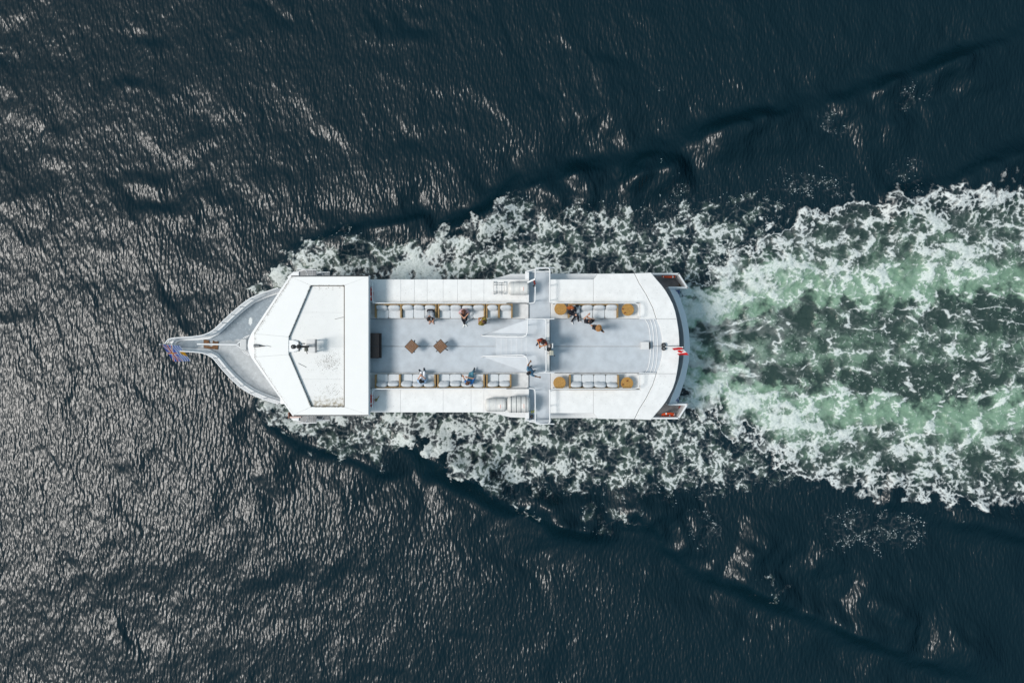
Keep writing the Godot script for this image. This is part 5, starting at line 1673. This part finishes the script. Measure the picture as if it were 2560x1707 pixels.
func make_water() -> void:
	lay_wake()
	var F := coarse_fields()
	print("coarse ", Time.get_ticks_msec())
	var CELL := FastNoiseLite.TYPE_CELLULAR
	var SIM := FastNoiseLite.TYPE_SIMPLEX_SMOOTH
	var FBM := FastNoiseLite.FRACTAL_FBM
	var RIDGE := FastNoiseLite.FRACTAL_RIDGED
	var n_cell := noise_bytes(CELL, 1.0 / 15.0, 11, {warp = 9.0, warp_freq = 1.0 / 28.0, warp_octaves = 2})
	var n_fine := noise_bytes(SIM, 1.0 / 8.0, 12, {fractal = RIDGE, octaves = 2, warp = 5.0, warp_freq = 1.0 / 14.0, warp_octaves = 2})
	var n_mid := noise_bytes(SIM, 1.0 / 36.0, 13, {fractal = FBM, octaves = 5, gain = 0.56, warp = 14.0, warp_freq = 1.0 / 50.0, warp_octaves = 2})
	var n_big := noise_bytes(SIM, 1.0 / 80.0, 14, {fractal = FBM, octaves = 4, warp = 30.0, warp_freq = 1.0 / 90.0, warp_octaves = 2, stretch = Vector2(3.0, 1.0)})
	var n_rid := noise_bytes(SIM, 1.0 / 50.0, 15, {fractal = RIDGE, octaves = 3, gain = 0.42, warp = 30.0, warp_freq = 1.0 / 60.0, warp_octaves = 2, stretch = Vector2(1.8, 1.0)})
	var n_rid2 := noise_bytes(SIM, 1.0 / 17.0, 16, {fractal = RIDGE, octaves = 2, gain = 0.5, warp = 11.0, warp_freq = 1.0 / 30.0, warp_octaves = 2})
	var n_dot := noise_bytes(SIM, 1.0 / 3.6, 17)
	var n_wx := noise_bytes(SIM, 1.0 / 46.0, 18, {fractal = FBM, octaves = 4, gain = 0.6})
	var n_wz := noise_bytes(SIM, 1.0 / 46.0, 19, {fractal = FBM, octaves = 4, gain = 0.6})
	var q_cell := ranks(n_cell, true)
	var q_fine := ranks(n_fine)
	var q_mid := ranks(n_mid)
	var q_big := ranks(n_big)
	var q_rid := ranks(n_rid)
	var q_rid2 := ranks(n_rid2)
	var q_dot := ranks(n_dot)
	print("noise ", Time.get_ticks_msec())
	var W := TEX.x
	var H := TEX.y
	var f_lace: PackedFloat32Array = F[1]
	var f_v: PackedFloat32Array = F[2]
	var f_front: PackedFloat32Array = F[4]
	var paint := func(r0: int, r1: int) -> Array:
		var col := PackedByteArray(); col.resize((r1 - r0) * W * 3)
		var rgh := PackedByteArray(); rgh.resize((r1 - r0) * W)
		var lift := PackedFloat32Array(); lift.resize((r1 - r0) * W)
		var flat := PackedByteArray(); flat.resize((r1 - r0) * W * 4)
		for r in range(r0, r1):
			for c in W:
				var i := r * W + c
				var cc := clampi(c + ((n_wx[i] - 128) >> 2), 0, W - 1)
				var rr := clampi(r + ((n_wz[i] - 128) >> 2), 0, H - 1)
				var j := rr * W + cc
				var lace := f_lace[j]
				var front := f_front[j]
				var v := f_v[j]
				var x := SEA0.x + c * TEXEL
				var av := absf(v)
				var foam := 0.0
				var green := 0.0
				var up := 0.0
				var mid := q_mid[n_mid[i]]
				var big := q_big[n_big[i]]
				var cell := q_cell[n_cell[i]]
				var fine := q_fine[n_fine[i]]
				if lace > 0.02 or front > 0.02:
					var den := lace + front
					var rid2 := q_rid2[n_rid2[i]]
					var soft := smoothstep(0.0, 0.45, den)
					var cov := den * 0.60 - 0.10 + (0.50 * (mid - 0.5) + 0.26 * (big - 0.5)) * soft
					var web := 0.62 * rid2 + 0.22 * cell + 0.16 * fine
					foam = 0.70 * smoothstep(0.92 - cov - 0.09, 0.92 - cov + 0.11, web) * (0.62 + 0.38 * fine)
					foam += 0.10 * soft * smoothstep(0.62 - cov - 0.2, 0.62 - cov + 0.3, web)
					foam = maxf(foam, 0.5 * soft * smoothstep(0.90, 0.97, rid2) * smoothstep(0.1, 0.5, mid))
					foam = maxf(foam, smoothstep(0.22, 0.62, front) * smoothstep(0.0, 0.7, mid) * (0.45 + 0.55 * fine))
					green = clampf(lace * 0.42 - 0.06 + front * 0.25, 0.0, 0.40) * smoothstep(0.1, 0.9, mid)
					up = 0.05 * foam + 0.06 * den * (mid - 0.5)
				if av < 1.6 and x > 8.5:
					var inside := smoothstep(1.03, 0.97, av)
					if inside > 0.0:
						var age := maxf((x - 10.3) / 20.0, 0.0)
						var rid := q_rid[n_rid[i]]
						var rid2 := q_rid2[n_rid2[i]]
						var flank := smoothstep(0.42, 0.64, av + 0.16 * (big - 0.5))
						var trough := exp(-pow((av - 0.23 + 0.07 * (big - 0.5)) / 0.075, 2.0))
						var heart := smoothstep(0.20, 0.04, av)
						var jet := exp(-pow((av - 0.43 + 0.06 * (mid - 0.5)) / 0.115, 2.0))
						var wash := exp(-pow((av - 0.58) / 0.21, 2.0)) * exp(-age * 1.9)
						# water full of air shows pale green: two long bands behind the screws, a marbled middle
						var air := 0.20 + 0.12 * heart + 0.72 * jet - 0.30 * trough
						air += 0.34 * (big - 0.5) + 0.44 * (mid - 0.5) + 0.40 * wash + 0.25 * exp(-age * 5.0)
						air *= smoothstep(1.02, 0.70, av)
						var g2 := 0.13 * smoothstep(1.0, 0.8, av) + 0.87 * smoothstep(0.02, 1.05, air)
						# broken white: thin threads over the green, marbling outside the bands, lace towards the rim
						var cov2 := 0.10 + 0.22 * flank + 0.06 * heart - 0.08 * trough + 0.20 * (big - 0.5) + 0.26 * (mid - 0.5) + 0.34 * wash
						var str := 0.56 * rid + 0.30 * rid2 + 0.14 * fine
						var f2 := 0.14 * smoothstep(0.78 - cov2 - 0.25, 0.78 - cov2 + 0.25, str) + 0.66 * smoothstep(0.94 - cov2 - 0.05, 0.94 - cov2 + 0.10, str)
						f2 = maxf(f2, 0.85 * smoothstep(0.91, 0.975, rid))
						f2 = maxf(f2, 0.55 * smoothstep(0.90, 0.97, rid2) * smoothstep(0.2, 0.7, mid + 0.2 * heart))
						f2 *= 0.72 + 0.28 * fine
						var cov3 := 0.37 + 0.34 * (mid - 0.5) + 0.20 * (big - 0.5) + 0.10 * smoothstep(0.9, 0.98, av)
						var web3 := 0.35 * rid + 0.40 * rid2 + 0.25 * cell
						var f3 := 0.78 * smoothstep(0.92 - cov3 - 0.08, 0.92 - cov3 + 0.12, web3) * (0.60 + 0.40 * fine) + 0.10 * smoothstep(0.3, 0.8, web3)
						f2 = lerpf(f2, f3, smoothstep(0.62, 0.86, av + 0.16 * (big - 0.5)) * 0.9)
						var brk := exp(-pow((av - 0.974) / 0.016, 2.0)) * smoothstep(0.05, 0.4, mid + 0.6 * exp(-age * 1.6) - 0.15)
						f2 = maxf(f2, brk * 0.90)
						f2 = maxf(f2, 0.60 * smoothstep(0.25, 1.05, wash + 0.35 * (mid - 0.5) + 0.35 * (rid2 - 0.5)))
						f2 = maxf(f2, 0.62 * exp(-age * 6.0) * smoothstep(0.25, 0.75, 0.6 * rid + 0.4 * mid))
						foam = lerpf(foam, clampf(f2, 0.0, 1.0), inside)
						green = lerpf(green, g2, inside)
						up = lerpf(up, 0.16 * (big - 0.5) + 0.10 * (mid - 0.5) + 0.05 * foam + 0.10 * (flank - 0.5), inside)
				# single bubbles carried on the open water near the wake
				if lace > 0.05 and lace < 0.5:
					foam = maxf(foam, 0.75 * smoothstep(0.955, 0.985, q_dot[n_dot[i]]) * smoothstep(0.45, 0.75, mid))
				green = clampf(green, 0.0, 1.0)
				foam = clampf(foam, 0.0, 1.0)
				var cr := lerpf(lerpf(0.0002, 0.190, green), 0.76, foam)
				var cg := lerpf(lerpf(0.0088, 0.310, green), 0.80, foam)
				var cb := lerpf(lerpf(0.0158, 0.220, green), 0.79, foam)
				var k := (i - r0 * W) * 3
				col[k] = int(255.0 * pow(cr, 0.4545)); col[k + 1] = int(255.0 * pow(cg, 0.4545)); col[k + 2] = int(255.0 * pow(cb, 0.4545))
				rgh[i - r0 * W] = int(255.0 * (0.265 + 0.41 * foam + 0.10 * green))
				lift[i - r0 * W] = up
				var k4 := (i - r0 * W) * 4
				flat[k4] = 128; flat[k4 + 1] = 128; flat[k4 + 2] = 255; flat[k4 + 3] = int(235.0 * clampf(foam * 1.6 + green * 0.5 + lace * 1.2 + (0.8 if av < 0.99 else 0.0), 0.0, 1.0))
		return [col, rgh, lift, flat]
	var got := in_rows(H, paint)
	var col := PackedByteArray()
	var rgh := PackedByteArray()
	var lift := PackedFloat32Array()
	var flat := PackedByteArray()
	for g in got:
		col.append_array(g[0]); rgh.append_array(g[1]); lift.append_array(g[2]); flat.append_array(g[3])
	print("paint ", Time.get_ticks_msec())
	# fine ripples as relief
	var rip := FastNoiseLite.new()
	rip.seed = 31; rip.noise_type = SIM; rip.frequency = 1.0 / 5.4; rip.fractal_type = FBM; rip.fractal_octaves = 2
	var rim_ := rip.get_image(TEX.x, int(TEX.y / 3.2), false, false, true)
	rim_.resize(TEX.x, TEX.y, Image.INTERPOLATE_CUBIC)
	rim_.convert(Image.FORMAT_RGBA8)
	rim_.bump_map_to_normal_map(RIPPLE)
	rim_.blend_rect(Image.create_from_data(W, H, false, Image.FORMAT_RGBA8, flat), Rect2i(0, 0, W, H), Vector2i.ZERO)
	var m := StandardMaterial3D.new()
	m.resource_name = "sea_water_with_foam"
	m.albedo_texture = ImageTexture.create_from_image(Image.create_from_data(W, H, false, Image.FORMAT_RGB8, col))
	m.roughness = 1.0
	m.roughness_texture = ImageTexture.create_from_image(Image.create_from_data(W, H, false, Image.FORMAT_L8, rgh))
	m.roughness_texture_channel = BaseMaterial3D.TEXTURE_CHANNEL_RED
	m.metallic_specular = 0.345
	m.normal_enabled = true
	m.normal_texture = ImageTexture.create_from_image(rim_)
	m.texture_repeat = false
	# waves: ripples run with the wind, a short chop and a low swell under them
	var rng := RandomNumberGenerator.new()
	rng.seed = 77
	var waves := []
	for i in 34:
		var lam := 0.25 * pow(7.6, pow(i / 33.0, 1.6))
		var ang := -0.36 + rng.randfn(0.0, 0.22)
		var k := TAU / lam
		var slope := 0.0165 * (1.0 if lam < 0.8 else 0.7)
		waves.append([cos(ang) * k, sin(ang) * k, rng.randf() * TAU, slope / k])
	for i in 10:
		var lam := rng.randf_range(2.0, 9.0)
		var ang := -1.2 + rng.randfn(0.0, 0.5)
		var k := TAU / lam
		waves.append([cos(ang) * k, sin(ang) * k, rng.randf() * TAU, 0.018 / k])
	var bend := FastNoiseLite.new()
	bend.seed = 8; bend.frequency = 0.28; bend.fractal_octaves = 2
	var gust := FastNoiseLite.new()
	gust.seed = 9; gust.frequency = 0.10; gust.fractal_octaves = 3
	var f_h: PackedFloat32Array = F[0]
	var f_calm: PackedFloat32Array = F[5]
	var step := 2
	var nx := W / step
	var nz := H / step
	var job := func(r0: int, r1: int) -> PackedFloat32Array:
		var o := PackedFloat32Array(); o.resize((r1 - r0) * nx)
		for r in range(r0, r1):
			var z := SEA0.y + r * step * TEXEL
			for c in nx:
				var x := SEA0.x + c * step * TEXEL
				var i := r * step * W + c * step
				var b := 2.2 * bend.get_noise_2d(x, z)
				var s := 0.0
				for w in waves: s += w[3] * sin(w[0] * x + w[1] * z + w[2] + b)
				var g := clampf(0.95 + 0.75 * gust.get_noise_2d(x * 0.6, z * 2.0) - 0.5 * f_calm[i], 0.3, 1.6)
				g *= 1.0 - 0.10 * smoothstep(2.0, 22.0, x)
				var wet := clampf(f_lace[i] * 1.8, 0.0, 1.0)
				if absf(f_v[i]) < 1.0: wet = 1.0
				o[(r - r0) * nx + c] = s * g * (1.0 - 0.95 * wet) + f_h[i] + lift[i]
		return o
	var hs := PackedFloat32Array()
	for g in in_rows(nz, job): hs.append_array(g)
	print("waves ", Time.get_ticks_msec())
	var pos := PackedVector3Array(); pos.resize(nx * nz)
	var nor := PackedVector3Array(); nor.resize(nx * nz)
	var uvs := PackedVector2Array(); uvs.resize(nx * nz)
	var d := 2.0 * step * TEXEL
	for r in nz:
		for c in nx:
			var i := r * nx + c
			var edge := minf(minf(r, nz - 1 - r), minf(c, nx - 1 - c)) * step * TEXEL
			var fade := clampf(edge / 1.0, 0.0, 1.0)
			pos[i] = Vector3(SEA0.x + c * step * TEXEL, hs[i] * fade, SEA0.y + r * step * TEXEL)
			var l := hs[r * nx + maxi(c - 1, 0)]
			var rt := hs[r * nx + mini(c + 1, nx - 1)]
			var u := hs[maxi(r - 1, 0) * nx + c]
			var dn := hs[mini(r + 1, nz - 1) * nx + c]
			nor[i] = Vector3((l - rt) / d, 1.0, (u - dn) / d).normalized()
			uvs[i] = Vector2((c * step + 0.5) / W, (r * step + 0.5) / H)
	var idx := PackedInt32Array(); idx.resize((nx - 1) * (nz - 1) * 6)
	var q := 0
	for r in nz - 1:
		for c in nx - 1:
			var a := r * nx + c
			idx[q] = a; idx[q + 1] = a + 1; idx[q + 2] = a + nx
			idx[q + 3] = a + 1; idx[q + 4] = a + nx + 1; idx[q + 5] = a + nx
			q += 6
	var arr := []
	arr.resize(Mesh.ARRAY_MAX)
	arr[Mesh.ARRAY_VERTEX] = pos; arr[Mesh.ARRAY_NORMAL] = nor; arr[Mesh.ARRAY_TEX_UV] = uvs; arr[Mesh.ARRAY_INDEX] = idx
	var mesh := ArrayMesh.new()
	mesh.add_surface_from_arrays(Mesh.PRIMITIVE_TRIANGLES, arr)
	mesh.surface_set_material(0, m)
	# the open sea round that patch, out to the horizon
	var x0 := SEA0.x; var z0 := SEA0.y
	var x1 := SEA0.x + (nx - 1) * step * TEXEL; var z1 := SEA0.y + (nz - 1) * step * TEXEL
	var st := SurfaceTool.new()
	st.begin(Mesh.PRIMITIVE_TRIANGLES)
	var far := 4000.0
	for rc in [[-far, -far, far, z0], [-far, z1, far, far], [-far, z0, x0, z1], [x1, z0, far, z1]]:
		for p in [[0, 1], [2, 1], [0, 3], [2, 1], [2, 3], [0, 3]]:
			st.set_normal(Vector3.UP)
			st.add_vertex(Vector3(rc[p[0]], 0.0, rc[p[1]]))
	var m2 := StandardMaterial3D.new()
	m2.resource_name = "open_sea_water"
	m2.albedo_color = Color(0.0002, 0.0088, 0.0158).linear_to_srgb()
	m2.roughness = 0.32
	m2.metallic_specular = 0.345
	m2.normal_enabled = true
	m2.uv1_triplanar = true
	m2.uv1_world_triplanar = true
	m2.uv1_scale = Vector3(0.11, 0.11, 0.11)
	var nt := FastNoiseLite.new()
	nt.seed = 41; nt.noise_type = SIM; nt.frequency = 1.0 / 26.0; nt.fractal_type = FBM; nt.fractal_octaves = 4
	var ni := nt.get_seamless_image(512, 512)
	ni.convert(Image.FORMAT_RGBA8)
	ni.bump_map_to_normal_map(3.0)
	m2.normal_texture = ImageTexture.create_from_image(ni)
	st.commit(mesh)
	mesh.surface_set_material(1, m2)
	var o := MeshInstance3D.new()
	o.name = "water"
	o.mesh = mesh
	o.set_meta("kind", "structure")
	o.set_meta("label", "dark teal sea with wind ripples and the white and green foaming wake")
	add_child(o)
	print("water ", Time.get_ticks_msec())
